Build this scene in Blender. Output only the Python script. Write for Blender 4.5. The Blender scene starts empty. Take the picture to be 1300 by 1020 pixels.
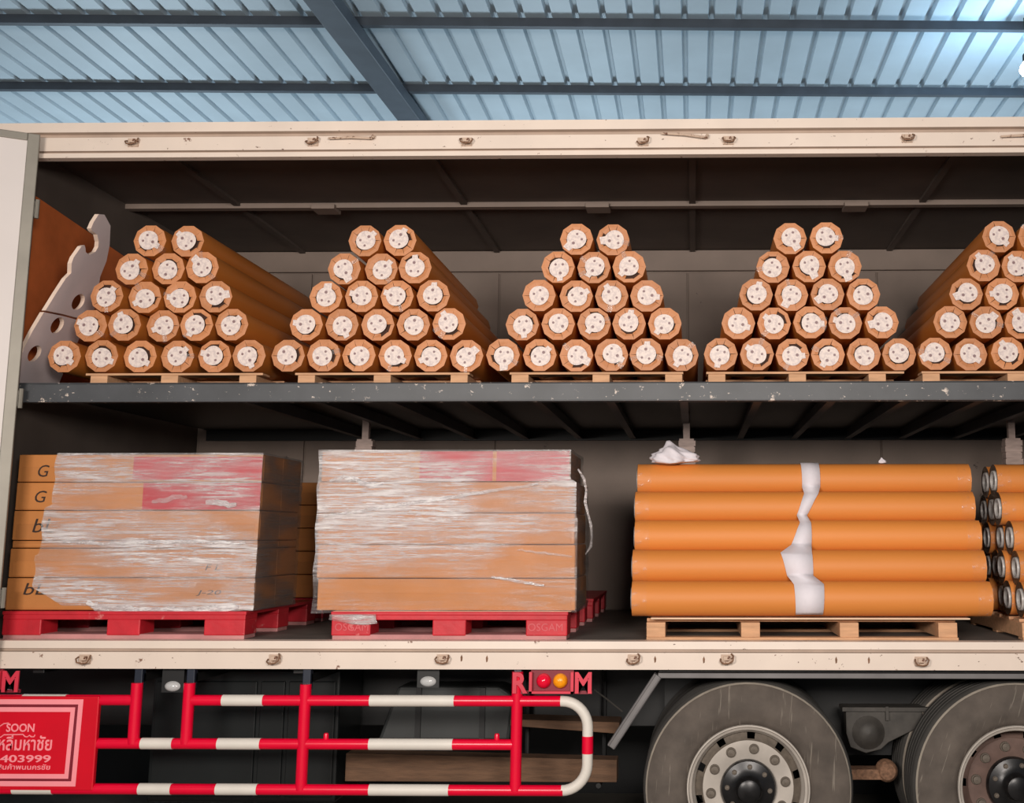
import bpy, bmesh, math, random
from mathutils import Vector, Matrix

random.seed(7)
S = bpy.context.scene
COL = S.collection
PI = math.pi
rad = math.radians

# ------------------------------------------------------------------ camera
cam_data = bpy.data.cameras.new('camera')
cam = bpy.data.objects.new('camera', cam_data)
COL.objects.link(cam)
cam.location = (0.0, -5.7, 1.8)
cam.rotation_euler = (rad(98.5), 0.0, rad(1.0))
cam_data.sensor_fit = 'HORIZONTAL'
cam_data.sensor_width = 36.0
cam_data.lens = 1425.0 / 1300.0 * 36.0
cam_data.shift_x = -205.0 / 1300.0
cam_data.shift_y = -41.0 / 1300.0
S.camera = cam

# ------------------------------------------------------------------ world, lamps, exposure
W = bpy.data.worlds.new('shed_daylight')
S.world = W
W.use_nodes = True
bg = W.node_tree.nodes['Background']
bg.inputs[0].default_value = (0.62, 0.74, 0.86, 1)
bg.inputs[1].default_value = 0.16


def area(name, loc, target, size, power, col):
    d = bpy.data.lights.new(name, 'AREA')
    d.shape = 'RECTANGLE'
    d.size, d.size_y = size
    d.energy = power
    d.color = col
    o = bpy.data.objects.new(name, d)
    COL.objects.link(o)
    o.location = loc
    o.rotation_euler = (Vector(target) - Vector(loc)).to_track_quat('-Z', 'Y').to_euler()
    return o


def bulb_light(name, loc, power, col, r):
    d = bpy.data.lights.new(name, 'POINT')
    d.energy = power
    d.color = col
    d.shadow_soft_size = r
    o = bpy.data.objects.new(name, d)
    COL.objects.link(o)
    o.location = loc
    return o


WARM = (1.0, 0.925, 0.85)
COOL = (0.74, 0.90, 1.0)
area('shed_lamp_left', (-2.3, -6.6, 2.75), (-1.4, 0.3, 2.2), (1.6, 1.0), 258, WARM)
area('shed_lamp_right', (1.0, -6.6, 2.95), (0.2, 0.3, 2.2), (1.6, 1.0), 258, WARM)
bulb_light('roof_fill_left', (-6.0, 5.8, 2.4), 430, COOL, 0.5)  # added lights, unseen behind the truck, to brighten the roof underside
bulb_light('roof_fill_middle', (-1.4, 6.0, 2.4), 300, COOL, 0.5)
bulb_light('roof_fill_right', (3.0, 5.8, 2.4), 300, COOL, 0.5)

S.view_settings.view_transform = 'Standard'
S.view_settings.look = 'None'
S.view_settings.gamma = 1.0
S.view_settings.use_curve_mapping = False
S.view_settings.exposure = 0.0


# ------------------------------------------------------------------ materials
def srgb(r, g, b):
    def f(c):
        c /= 255.0
        return c / 12.92 if c <= 0.04045 else ((c + 0.055) / 1.055) ** 2.4
    return (f(r), f(g), f(b), 1.0)


def nodes_of(name):
    m = bpy.data.materials.new(name)
    m.use_nodes = True
    nt = m.node_tree
    return m, nt, nt.nodes['Principled BSDF'], nt.nodes, nt.links


def mapped_noise(nt, scale, detail=4.0, stretch=(1, 1, 1), coord='Object', rough=0.55):
    n, l = nt.nodes, nt.links
    tc = n.new('ShaderNodeTexCoord')
    mp = n.new('ShaderNodeMapping')
    mp.inputs['Scale'].default_value = stretch
    l.new(tc.outputs[coord], mp.inputs['Vector'])
    nz = n.new('ShaderNodeTexNoise')
    nz.inputs['Scale'].default_value = scale
    nz.inputs['Detail'].default_value = detail
    nz.inputs['Roughness'].default_value = rough
    l.new(mp.outputs[0], nz.inputs['Vector'])
    return nz.outputs[0]


def ramp(nt, fac, stops):
    r = nt.nodes.new('ShaderNodeValToRGB')
    el = r.color_ramp.elements
    while len(el) < len(stops):
        el.new(0.5)
    for e, (p, c) in zip(el, stops):
        e.position = p
        e.color = c
    nt.links.new(fac, r.inputs[0])
    return r.outputs[0]


def mixcol(nt, fac, a, b, mode='MIX'):
    m = nt.nodes.new('ShaderNodeMix')
    m.data_type = 'RGBA'
    m.blend_type = mode
    for v, k in ((fac, 0), (a, 6), (b, 7)):
        if isinstance(v, (int, float)):
            m.inputs[k].default_value = v
        elif isinstance(v, tuple):
            m.inputs[k].default_value = v
        else:
            nt.links.new(v, m.inputs[k])
    return m.outputs[2]


def shade(c, k):
    return (c[0] * k, c[1] * k, c[2] * k, 1.0)


def mat(name, base, rough=0.6, metal=0.0, var=0.12, scale=6.0, bump=0.0, bscale=60.0, stretch=(1, 1, 1),
        chips=None, chip_scale=14.0, chip_at=0.66, chips2=None, per_object=0.0, spec=0.5, streaks=None):
    """paint or paper with soft mottling, optional chips or rust spots, optional per-object tone"""
    m, nt, p, n, l = nodes_of(name)
    f = mapped_noise(nt, scale, stretch=stretch)
    c = ramp(nt, f, [(0.3, shade(base, 1 - var)), (0.7, shade(base, 1 + var))])
    if per_object:
        oi = n.new('ShaderNodeObjectInfo')
        t = ramp(nt, oi.outputs['Random'], [(0.0, (1 - per_object,) * 3 + (1,)), (1.0, (1 + per_object * 0.5,) * 3 + (1,))])
        c = mixcol(nt, 1.0, c, t, 'MULTIPLY')
    if chips:
        g = mapped_noise(nt, chip_scale, 6.0, stretch, rough=0.7)
        k = ramp(nt, g, [(chip_at, (0, 0, 0, 1)), (chip_at + 0.03, (1, 1, 1, 1))])
        c = mixcol(nt, k, c, chips)
    if streaks:
        g = mapped_noise(nt, 3.2, 3.0, (14, 1, 0.9), rough=0.6)
        k = ramp(nt, g, [(0.615, (0, 0, 0, 1)), (0.66, (0.5, 0.5, 0.5, 1))])
        c = mixcol(nt, k, c, streaks)
    if chips2:
        g = mapped_noise(nt, chip_scale * 2.7, 5.0, (1, 1, 1.6), rough=0.65)
        k = ramp(nt, g, [(chip_at + 0.02, (0, 0, 0, 1)), (chip_at + 0.05, (1, 1, 1, 1))])
        c = mixcol(nt, k, c, chips2)
    l.new(c, p.inputs['Base Color'])
    p.inputs['Roughness'].default_value = rough
    p.inputs['Metallic'].default_value = metal
    p.inputs['Specular IOR Level'].default_value = spec
    if bump:
        b = n.new('ShaderNodeBump')
        b.inputs['Strength'].default_value = bump
        b.inputs['Distance'].default_value = 0.01
        l.new(mapped_noise(nt, bscale, stretch=stretch), b.inputs['Height'])
        l.new(b.outputs[0], p.inputs['Normal'])
    return m


M = {}
M['kraft_body'] = mat('kraft_paper_body', srgb(206, 122, 50), 0.45, var=0.06, scale=3, per_object=0.14, bump=0.1, bscale=25, stretch=(1, 0.15, 1))
M['kraft_end'] = mat('kraft_paper_end', srgb(200, 132, 86), 0.55, var=0.06, scale=30, per_object=0.12, bump=0.15, bscale=60)
M['kraft_gap'] = mat('kraft_gap_shade', srgb(60, 32, 18), 0.8)  # dark backing colour stands in for shade in the flap gaps
M['kraft_orange'] = mat('orange_kraft_body', srgb(222, 136, 60), 0.58, var=0.05, scale=3, per_object=0.1, bump=0.1, bscale=14, stretch=(1, 0.2, 1))
M['carton'] = mat('carton_board', srgb(194, 124, 64), 0.7, var=0.07, scale=5, per_object=0.12, bump=0.1, bscale=40)
M['red_print'] = mat('carton_red_print', srgb(186, 14, 40), 0.5, var=0.08)
M['marker_ink'] = mat('black_marker', srgb(52, 34, 26), 0.7)
M['red_plastic'] = mat('red_pallet_plastic', srgb(196, 32, 46), 0.5, var=0.14, scale=9, bump=0.12, bscale=40, chips=srgb(206, 110, 108), chip_scale=6, chip_at=0.64)
M['pale_wear'] = mat('worn_pale_red', srgb(190, 132, 130), 0.7, var=0.15)
M['wood'] = mat('pale_pallet_wood', srgb(206, 158, 120), 0.75, var=0.16, scale=7, stretch=(1, 8, 8), bump=0.2, bscale=30)
M['dark_wood'] = mat('weathered_timber', srgb(104, 76, 56), 0.8, var=0.3, scale=6, stretch=(1, 8, 8), bump=0.3, bscale=30)
M['board_white'] = mat('pale_slip_sheet', srgb(236, 206, 176), 0.7)
M['foam'] = mat('white_foam_sheet', srgb(226, 218, 224), 0.7, var=0.04, bump=0.1)
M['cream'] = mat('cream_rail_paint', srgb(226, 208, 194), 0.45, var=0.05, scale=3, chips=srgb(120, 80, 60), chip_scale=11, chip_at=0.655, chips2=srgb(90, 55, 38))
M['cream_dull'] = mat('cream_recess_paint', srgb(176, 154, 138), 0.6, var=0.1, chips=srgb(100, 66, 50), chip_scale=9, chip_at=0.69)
M['rust'] = mat('rusty_steel', srgb(130, 96, 74), 0.8, var=0.4, scale=60, metal=0.2)
M['old_cream'] = mat('cream_with_rust', srgb(196, 170, 150), 0.6, var=0.1, chips=srgb(104, 62, 40), chip_scale=30, chip_at=0.55)
M['beam_grey'] = mat('scraped_grey_beam', srgb(72, 73, 76), 0.5, var=0.2, scale=4, chips=srgb(206, 190, 178), chip_scale=9, chip_at=0.615, chips2=srgb(200, 186, 176))
M['black_steel'] = mat('black_steel', srgb(19, 19, 20), 0.5, var=0.25, scale=5)
M['dark_joist'] = mat('dark_grey_joist', srgb(70, 70, 74), 0.55, var=0.2)
M['gloss_black'] = mat('glossy_black_panel', srgb(26, 29, 30), 0.28, var=0.2, scale=3, bump=0.06, bscale=5)
M['inner_wall'] = mat('brown_grey_wall', srgb(134, 118, 108), 0.65, var=0.12, scale=2.5, chips=srgb(78, 66, 60), chip_scale=4, chip_at=0.66)
M['inner_roof'] = mat('dark_lining', srgb(86, 76, 70), 0.7, var=0.15, scale=3)
M['inner_band'] = mat('wall_band', srgb(132, 116, 106), 0.6, var=0.1, scale=3)
M['deck'] = mat('dusty_deck', srgb(112, 104, 98), 0.6, var=0.25, scale=4, bump=0.1)
M['plywood'] = mat('stained_plywood', srgb(212, 112, 58), 0.6, var=0.25, scale=3)
M['grey_board'] = mat('pinkish_grey_board', srgb(206, 190, 190), 0.7, var=0.05)
M['board_edge'] = mat('lit_board_edge', srgb(226, 200, 182), 0.7)  # paler edge tone puts the front light into the colour
M['door_face'] = mat('pale_door_panel', srgb(214, 204, 200), 0.5, var=0.04, scale=2)
M['door_trim'] = mat('dull_aluminium', srgb(136, 130, 120), 0.5, 0.3, var=0.1, scale=5)
M['post'] = mat('wrapped_post', srgb(160, 140, 132), 0.6, var=0.2, scale=9, stretch=(1, 1, 4))
M['guard_red'] = mat('glossy_red_paint', srgb(230, 2, 50), 0.28, var=0.05)
M['guard_white'] = mat('white_reflective_band', srgb(222, 214, 204), 0.5, var=0.05, chips=srgb(90, 84, 80), chip_scale=12, chip_at=0.72)
M['letter_red'] = mat('faded_red_letter', srgb(214, 50, 72), 0.5)
M['sign_red'] = mat('sign_red_paint', srgb(214, 4, 34), 0.35, var=0.05)
M['sign_pink'] = mat('sign_pale_lettering', srgb(255, 150, 158), 0.5, var=0.03)
M['sign_dark'] = mat('sign_dark_line', srgb(126, 22, 40), 0.5)
M['lens_red'] = mat('red_lens', srgb(232, 10, 50), 0.12, var=0.03)
M['lens_amber'] = mat('amber_lens', srgb(255, 158, 16), 0.15, var=0.08, scale=60, bump=0.3, bscale=150)
M['lens_clear'] = mat('clear_lens', srgb(190, 190, 190), 0.12, var=0.1)
M['tyre'] = mat('dusty_tyre', srgb(88, 79, 72), 0.85, var=0.28, scale=7, bump=0.15, bscale=30, stretch=(1, 1, 1), streaks=srgb(150, 140, 128))
M['tyre_line'] = mat('scuffed_tyre_rib', srgb(150, 140, 128), 0.8, var=0.2, scale=12)
M['tread'] = mat('dark_tread', srgb(66, 63, 60), 0.85, var=0.2)
M['rim'] = mat('silver_rim', srgb(182, 173, 164), 0.45, 0.2, var=0.12, scale=8)
M['rim_brown'] = mat('brown_rim', srgb(110, 88, 80), 0.6, 0.2, var=0.2, scale=12)
M['hub_black'] = mat('greasy_hub', srgb(34, 33, 34), 0.3, 0.4, var=0.4, scale=14)
M['nut'] = mat('dull_nut', srgb(104, 94, 84), 0.6, 0.2, var=0.2, scale=40)
M['fender'] = mat('grey_fender_trim', srgb(112, 108, 108), 0.5, 0.2, var=0.15)
M['blue_bracket'] = mat('dark_bracket', srgb(34, 40, 54), 0.4)
M['under_grey'] = mat('undercarriage_grey', srgb(70, 66, 62), 0.6, 0.2, var=0.3, scale=12)
M['tank_grey'] = mat('dull_dark_tank', srgb(50, 52, 52), 0.5, var=0.2, scale=4)
M['sheet'] = mat('bluish_roof_sheet', srgb(176, 190, 200), 0.55, 0.1, var=0.06, scale=2)
M['purlin'] = mat('dark_blue_purlin', srgb(66, 74, 84), 0.55, 0.2, var=0.15)
M['rafter'] = mat('grey_blue_rafter', srgb(78, 86, 96), 0.55, 0.2, var=0.1)
M['concrete'] = mat('concrete_floor', srgb(120, 114, 106), 0.8, var=0.2, scale=1.5, bump=0.1)
M['cord'] = mat('black_cord', srgb(20, 20, 20), 0.5)


def label_mat():
    m, nt, p, n, l = nodes_of('printed_round_label')
    tc = n.new('ShaderNodeTexCoord')
    sep = n.new('ShaderNodeVectorMath')
    sep.operation = 'MULTIPLY'
    sep.inputs[1].default_value = (1, 0, 1)
    l.new(tc.outputs['Object'], sep.inputs[0])
    cur = None
    for (x, z, s) in ((-0.018, 0.022, 0.0065), (0.020, 0.020, 0.0065), (0.004, -0.026, 0.008)):
        d = n.new('ShaderNodeVectorMath')
        d.operation = 'DISTANCE'
        d.inputs[1].default_value = (x, 0, z)
        l.new(sep.outputs[0], d.inputs[0])
        k = n.new('ShaderNodeMath')
        k.operation = 'LESS_THAN'
        k.inputs[1].default_value = s
        l.new(d.outputs['Value'], k.inputs[0])
        if cur is None:
            cur = k.outputs[0]
        else:
            a = n.new('ShaderNodeMath')
            a.operation = 'MAXIMUM'
            l.new(cur, a.inputs[0])
            l.new(k.outputs[0], a.inputs[1])
            cur = a.outputs[0]
    f = mapped_noise(nt, 70, 2)
    c = ramp(nt, f, [(0.36, srgb(206, 188, 184)), (0.56, srgb(230, 212, 203))])
    c = mixcol(nt, cur, c, srgb(136, 108, 108))
    l.new(c, p.inputs['Base Color'])
    p.inputs['Roughness'].default_value = 0.5
    return m


M['label'] = label_mat()


def film_mat(name, lo, hi, haze=(0.80, 0.73, 0.73, 1), sx=1.7, sz=40.0, gloss=0.35, a=0.42, b=0.7, thin=None, bunch=0.0):
    """clear stretch film: see-through, whitened where wraps lie over each other or bunch into streaks, glossy.
    thin=(z0, z1): fewer wraps below z1"""
    m, nt, p, n, l = nodes_of(name)
    n.remove(p)
    out = n['Material Output']

    def op(kind, x, y):
        q = n.new('ShaderNodeMath')
        q.operation = kind
        q.use_clamp = True
        for v, k in ((x, 0), (y, 1)):
            if isinstance(v, (int, float)):
                q.inputs[k].default_value = v
            else:
                l.new(v, q.inputs[k])
        return q.outputs[0]
    streak = mapped_noise(nt, 2.6, 6.0, (sx, sx, sz), rough=0.68)
    patch = mapped_noise(nt, 1.9, 2.0, (0.8, 0.8, 2.6))
    k1 = ramp(nt, streak, [(a, (0, 0, 0, 1)), (b, (1, 1, 1, 1))])
    k2 = ramp(nt, patch, [(0.38, (0.12, 0.12, 0.12, 1)), (0.60, (1, 1, 1, 1))])
    fac = op('ADD', op('MULTIPLY', op('MULTIPLY', k1, k2), hi), op('MULTIPLY', op('ADD', k2, 0.35), lo))
    if bunch:
        s2 = mapped_noise(nt, 3.4, 7.0, (sx * 1.3, sx, sz * 0.75), rough=0.75)
        k3 = ramp(nt, s2, [(0.53, (0, 0, 0, 1)), (0.60, (1, 1, 1, 1))])
        fac = op('MAXIMUM', fac, op('MULTIPLY', op('MULTIPLY', k3, k2), bunch))
    if thin:
        tc = n.new('ShaderNodeTexCoord')
        sp = n.new('ShaderNodeSeparateXYZ')
        l.new(tc.outputs['Object'], sp.inputs[0])
        mr = n.new('ShaderNodeMapRange')
        mr.inputs['From Min'].default_value = thin[0]
        mr.inputs['From Max'].default_value = thin[1]
        mr.inputs['To Min'].default_value = 0.3
        l.new(sp.outputs['Z'], mr.inputs['Value'])
        fac = op('MULTIPLY', fac, mr.outputs[0])
    tr = n.new('ShaderNodeBsdfTransparent')
    df = n.new('ShaderNodeBsdfDiffuse')
    df.inputs[0].default_value = haze
    gl = n.new('ShaderNodeBsdfGlossy')
    gl.inputs['Roughness'].default_value = 0.22
    gl.inputs['Color'].default_value = (0.9, 0.9, 0.9, 1)
    b2 = n.new('ShaderNodeBump')
    b2.inputs['Strength'].default_value = 0.8
    b2.inputs['Distance'].default_value = 0.012
    l.new(streak, b2.inputs['Height'])
    l.new(b2.outputs[0], gl.inputs['Normal'])
    m1 = n.new('ShaderNodeMixShader')
    m1.inputs[0].default_value = gloss
    l.new(df.outputs[0], m1.inputs[1])
    l.new(gl.outputs[0], m1.inputs[2])
    m2 = n.new('ShaderNodeMixShader')
    l.new(fac, m2.inputs[0])
    l.new(tr.outputs[0], m2.inputs[1])
    l.new(m1.outputs[0], m2.inputs[2])
    l.new(m2.outputs[0], out.inputs[0])
    return m


M['film'] = film_mat('stretch_film', 0.22, 0.80, a=0.42, b=0.62, bunch=1.0, sz=34)
M['film_thin'] = film_mat('stretch_film_fewer_wraps', 0.28, 0.75, a=0.42, b=0.63, thin=(1.50, 1.85), bunch=0.95, sz=34)
M['film_side'] = film_mat('stretch_film_end', 0.55, 0.4, haze=(0.16, 0.15, 0.145, 1), gloss=0.25)  # side panels: same wrap with a darker, more opaque grey haze
M['tape'] = film_mat('clear_tape', 0.12, 0.4, gloss=0.7)
M['edge_film'] = film_mat('clear_end_film', 0.03, 0.5, gloss=0.7, sx=9, sz=9, a=0.56, b=0.66)
M['film_bunch'] = film_mat('bunched_white_film', 0.25, 0.9, sx=6, sz=30, a=0.40, b=0.58, gloss=0.4)
M['moulded_red'] = mat('worn_moulded_red', srgb(208, 92, 98), 0.6)


def emit_mat(name, col, s):
    m, nt, p, n, l = nodes_of(name)
    p.inputs['Base Color'].default_value = col
    p.inputs['Emission Color'].default_value = col
    p.inputs['Emission Strength'].default_value = s
    return m


M['bulb'] = emit_mat('lit_bulb', (0.8, 0.93, 1, 1), 40)


# ------------------------------------------------------------------ mesh helpers
class MB:
    def __init__(self):
        self.v, self.f, self.m = [], [], []

    def add(self, verts, faces, mi=0):
        o = len(self.v)
        self.v += [tuple(p) for p in verts]
        self.f += [tuple(i + o for i in f) for f in faces]
        self.m += [mi] * len(faces)
        return self

    def box(self, x0, x1, y0, y1, z0, z1, mi=0):
        v = [(x, y, z) for z in (z0, z1) for y in (y0, y1) for x in (x0, x1)]
        return self.add(v, [(0, 2, 3, 1), (4, 5, 7, 6), (0, 1, 5, 4), (2, 6, 7, 3), (0, 4, 6, 2), (1, 3, 7, 5)], mi)

    def obox(self, c, sx, sy, sz, rot=None, mi=0):
        b = MB().box(-sx / 2, sx / 2, -sy / 2, sy / 2, -sz / 2, sz / 2)
        mtx = Matrix.Translation(c) @ (rot.to_4x4() if rot else Matrix())
        return self.add([mtx @ Vector(p) for p in b.v], b.f, mi)

    def tube(self, path, r, n=12, closed=False, mi=0, caps=True):
        path = [Vector(p) for p in path]
        rings = []
        ref = None
        k = len(path)
        for i, p in enumerate(path):
            a = path[(i - 1) % k] if (closed or i > 0) else p
            b = path[(i + 1) % k] if (closed or i < k - 1) else p
            t = (b - a).normalized()
            if ref is None:
                ref = Vector((0, 0, 1)) if abs(t.z) < 0.9 else Vector((1, 0, 0))
            u = (ref - t * ref.dot(t)).normalized()
            ref = u
            w = t.cross(u)
            rr = r[i] if isinstance(r, (list, tuple)) else r
            rings.append([p + (u * math.cos(2 * PI * j / n) + w * math.sin(2 * PI * j / n)) * rr for j in range(n)])
        v = [q for ring in rings for q in ring]
        f = []
        for i in range(k if closed else k - 1):
            a, b = i * n, ((i + 1) % k) * n
            for j in range(n):
                f.append((a + j, a + (j + 1) % n, b + (j + 1) % n, b + j))
        if caps and not closed:
            f.append(tuple(range(n - 1, -1, -1)))
            f.append(tuple((k - 1) * n + j for j in range(n)))
        return self.add(v, f, mi)

    def lathe(self, prof, c=(0, 0, 0), n=48, mi=None, skip=None, axis='Y'):
        """prof: (radius, depth[, material]); axis Y means depth runs away from the viewer"""
        v, f, ms = [], [], []
        for r, d in [(q[0], q[1]) for q in prof]:
            for j in range(n):
                a = 2 * PI * j / n
                if axis == 'Y':
                    v.append((c[0] + r * math.cos(a), c[1] + d, c[2] + r * math.sin(a)))
                elif axis == 'X':
                    v.append((c[0] + d, c[1] + r * math.cos(a), c[2] + r * math.sin(a)))
                else:
                    v.append((c[0] + r * math.cos(a), c[1] + r * math.sin(a), c[2] + d))
        o = len(self.v)
        self.v += v
        for i in range(len(prof) - 1):
            for j in range(n):
                if skip and skip(i, j):
                    continue
                self.f.append((o + i * n + j, o + i * n + (j + 1) % n, o + (i + 1) * n + (j + 1) % n, o + (i + 1) * n + j))
                self.m.append(prof[i][2] if len(prof[i]) > 2 else (mi or 0))
        return self

    def mesh(self, name, mats, smooth=None):
        me = bpy.data.meshes.new(name)
        me.from_pydata(self.v, [], self.f)
        bm = bmesh.new()
        bm.from_mesh(me)
        bmesh.ops.remove_doubles(bm, verts=bm.verts, dist=1e-5)
        bmesh.ops.recalc_face_normals(bm, faces=bm.faces)
        bm.to_mesh(me)
        bm.free()
        mats = mats if isinstance(mats, (list, tuple)) else [mats]
        for x in mats:
            me.materials.append(M[x])
        if len(me.polygons) == len(self.m):
            me.polygons.foreach_set('material_index', self.m)
        if smooth is not None:
            me.polygons.foreach_set('use_smooth', [True] * len(me.polygons))
            me.set_sharp_from_angle(angle=rad(smooth))
        me.update()
        return me

    def build(self, name, mats, parent=None, smooth=None, bevel=0.0):
        return link(name, self.mesh(name, mats, smooth), parent, bevel)


def link(name, me, parent=None, bevel=0.0):
    o = bpy.data.objects.new(name, me)
    COL.objects.link(o)
    if parent:
        o.parent = parent
    if bevel:
        b = o.modifiers.new('bevel', 'BEVEL')
        b.width = bevel
        b.segments = 2
        b.limit_method = 'ANGLE'
    return o


def tag(o, label=None, cat=None, group=None, kind=None):
    for k, x in (('label', label), ('category', cat), ('group', group), ('kind', kind)):
        if x:
            o[k] = x
    return o


def empty(name, loc=(0, 0, 0), rot=(0, 0, 0)):
    o = bpy.data.objects.new(name, None)
    o.empty_display_size = 0.1
    COL.objects.link(o)
    o.location = loc
    o.rotation_euler = rot
    return o


def box_obj(name, x0, x1, y0, y1, z0, z1, m, parent=None, bevel=0.0):
    return MB().box(x0, x1, y0, y1, z0, z1).build(name, m, parent, None, bevel)


def curve_to_mesh(cu, mats):
    o = bpy.data.objects.new('tmp', cu)
    COL.objects.link(o)
    dg = bpy.context.evaluated_depsgraph_get()
    me = bpy.data.meshes.new_from_object(o.evaluated_get(dg))
    bpy.data.objects.remove(o)
    me.materials.clear()
    for x in mats if isinstance(mats, (list, tuple)) else [mats]:
        me.materials.append(M[x])
    return me


def text_obj(name, s, m, parent, x0, x1, z0, z1, y, depth=0.002, bold=0.0, shear=0.0):
    cu = bpy.data.curves.new(name, 'FONT')
    cu.body = s
    cu.size = 1.0
    cu.extrude = 0.01
    cu.offset = bold
    cu.shear = shear
    cu.resolution_u = 3
    me = curve_to_mesh(cu, m)
    xs = [p.co.x for p in me.vertices]
    ys = [p.co.y for p in me.vertices]
    ax, bx, ay, by = min(xs), max(xs), min(ys), max(ys)
    for p in me.vertices:
        u = (p.co.x - ax) / (bx - ax)
        w = (p.co.y - ay) / (by - ay)
        d = depth if p.co.z > 0 else 0.0
        p.co = (x0 + u * (x1 - x0), y - d, z0 + w * (z1 - z0))
    bpy.data.curves.remove(cu)
    me.name = name
    return link(name, me, parent)


def plate_mesh(name, polys, thick, mats, place):
    """flat plate with holes: polys in (a, b), place(a, b, t) gives the 3-D point"""
    cu = bpy.data.curves.new(name, 'CURVE')
    cu.dimensions = '2D'
    cu.fill_mode = 'BOTH'
    cu.extrude = 0.5
    for pl in polys:
        sp = cu.splines.new('POLY')
        sp.points.add(len(pl) - 1)
        for q, (a, b) in zip(sp.points, pl):
            q.co = (a, b, 0, 1)
        sp.use_cyclic_u = True
    me = curve_to_mesh(cu, mats)
    for p in me.polygons:
        p.material_index = 0 if abs(p.normal.z) > 0.5 else 1
        p.use_smooth = False
    for p in me.vertices:
        p.co = place(p.co.x, p.co.y, (0.5 - p.co.z) * thick)
    bpy.data.curves.remove(cu)
    me.name = name
    return me


# ================================================================== SETTING
floor_z = 0.055
fl = MB().box(-16, 14, -12, 16, floor_z - 0.2, floor_z).build('floor', 'concrete')
tag(fl, 'grey concrete shed floor under the truck', None, None, 'structure')

# shed roof seen from below: ribbed sheets on purlins on a rafter
ceiling = empty('ceiling', (0, 0, 5.6))
tag(ceiling, 'bluish ribbed metal shed roof on dark purlins', None, None, 'structure')
RIB = 0.2


def sheet_mesh():
    b = MB()
    y0, y1 = -3.0, 9.5
    prof = []
    for k in range(4):
        x = k * RIB
        prof += [(x, 0), (x + 0.150, 0), (x + 0.163, 0.040), (x + 0.187, 0.040), (x + 0.2, 0)]
    pr = []
    for q in prof:
        if not pr or (abs(q[0] - pr[-1][0]) > 1e-6):
            pr.append(q)
    v = [(x, y, z) for y in (y0, y1) for x, z in pr]
    k = len(pr)
    f = [(i, i + 1, k + i + 1, k + i) for i in range(k - 1)]
    return b.add(v, f).mesh('roof_sheet', 'sheet')


sm = sheet_mesh()
for i in range(-14, 9):
    o = link('roof_sheet', sm, ceiling)
    o.location = (i * 0.8 - 0.23, 0, 0.0)
for k, y in enumerate((-1.6, -0.35, 0.92, 2.17, 3.42, 5.6, 7.2)):
    b = MB()
    b.box(-10.5, 7.2, -0.025, 0.025, -0.068, -0.001)
    o = b.build('purlin', 'purlin', ceiling)
    o.location = (0, y, 0)
    o.rotation_euler = (0, 0, rad(1.9) if y > 0 else rad(1.0))
for x, a in ((-2.53, -1.6), (3.9, -1.0), (-8.2, -1.0)):
    b = MB()
    b.box(-0.105, 0.105, -4.5, 7.5, -0.125, -0.11)
    b.box(-0.09, 0.09, -4.5, 7.5, -0.20, -0.12)
    b = MB().box(-0.1, 0.1, -4.5, 7.5, -0.19, -0.086)
    o = b.build('rafter', 'rafter', ceiling, bevel=0.006)
    o.location = (x, 2.0, 0)
    o.rotation_euler = (0, 0, rad(a))

# lit lamp hanging under the roof
lamp = empty('hanging_lamp', (2.456, 2.175, 5.2))
tag(lamp, 'glowing bluish white bulb hanging under the roof at right', 'lamp')
MB().lathe([(0.001, -0.05), (0.03, -0.045), (0.048, -0.02), (0.05, 0.0), (0.04, 0.03), (0.022, 0.055), (0.02, 0.06)], n=20, axis='Z').build('bulb', 'bulb', lamp, 40)
MB().lathe([(0.021, 0.055), (0.024, 0.06), (0.024, 0.11), (0.008, 0.13), (0.001, 0.13)], n=16, axis='Z').build('socket', 'cord', lamp, 40)
MB().tube([(0, 0, 0.12), (0.004, 0, 0.25), (0, 0, 0.4)], 0.005, 6).build('cable', 'cord', lamp, 40)
lp = bulb_light('bulb_light', (2.456, 2.175, 5.1), 60, (0.45, 0.75, 1.0), 0.06)
lp.parent = lamp
lp.location = (0, 0, -0.1)

# ================================================================== TRUCK
truck = empty('truck', (0, 0, floor_z))
tag(truck, 'open-sided two-deck cargo truck with cream rails and red side guard', 'truck')


def T(o):
    """parent to the truck, keeping world coordinates"""
    o.parent = truck
    o.matrix_parent_inverse = Matrix.Translation((0, 0, -floor_z))
    return o


XL, XR = -3.62, 4.3
XF = -7.5  # the truck runs on towards its cab


def rail(name, prof, m):
    """profile (y, z, mat) extruded along X"""
    b = MB()
    k = len(prof)
    v = [(x, y, z) for x in (-4.9, XR) for y, z, _ in prof]
    b.add(v, [])
    for i in range(k):
        j = (i + 1) % k
        b.f.append((i, j, k + j, k + i))
        b.m.append(prof[i][2])
    b.f.append(tuple(range(k)))
    b.m.append(0)
    b.f.append(tuple(range(2 * k - 1, k - 1, -1)))
    b.m.append(0)
    return T(b.build(name, m))


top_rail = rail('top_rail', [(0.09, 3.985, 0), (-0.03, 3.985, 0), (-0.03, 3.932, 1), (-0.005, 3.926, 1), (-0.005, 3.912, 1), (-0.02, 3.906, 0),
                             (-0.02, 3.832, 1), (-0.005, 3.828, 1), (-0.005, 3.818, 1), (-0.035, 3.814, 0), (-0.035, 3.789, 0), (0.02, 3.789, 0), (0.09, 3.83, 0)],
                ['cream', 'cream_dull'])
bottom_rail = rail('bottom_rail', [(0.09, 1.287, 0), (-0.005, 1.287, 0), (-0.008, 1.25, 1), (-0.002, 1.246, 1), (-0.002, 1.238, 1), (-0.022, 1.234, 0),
                                   (-0.022, 1.153, 0), (0.03, 1.153, 0), (0.09, 1.153, 0)], ['cream', 'cream_dull'])


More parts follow.
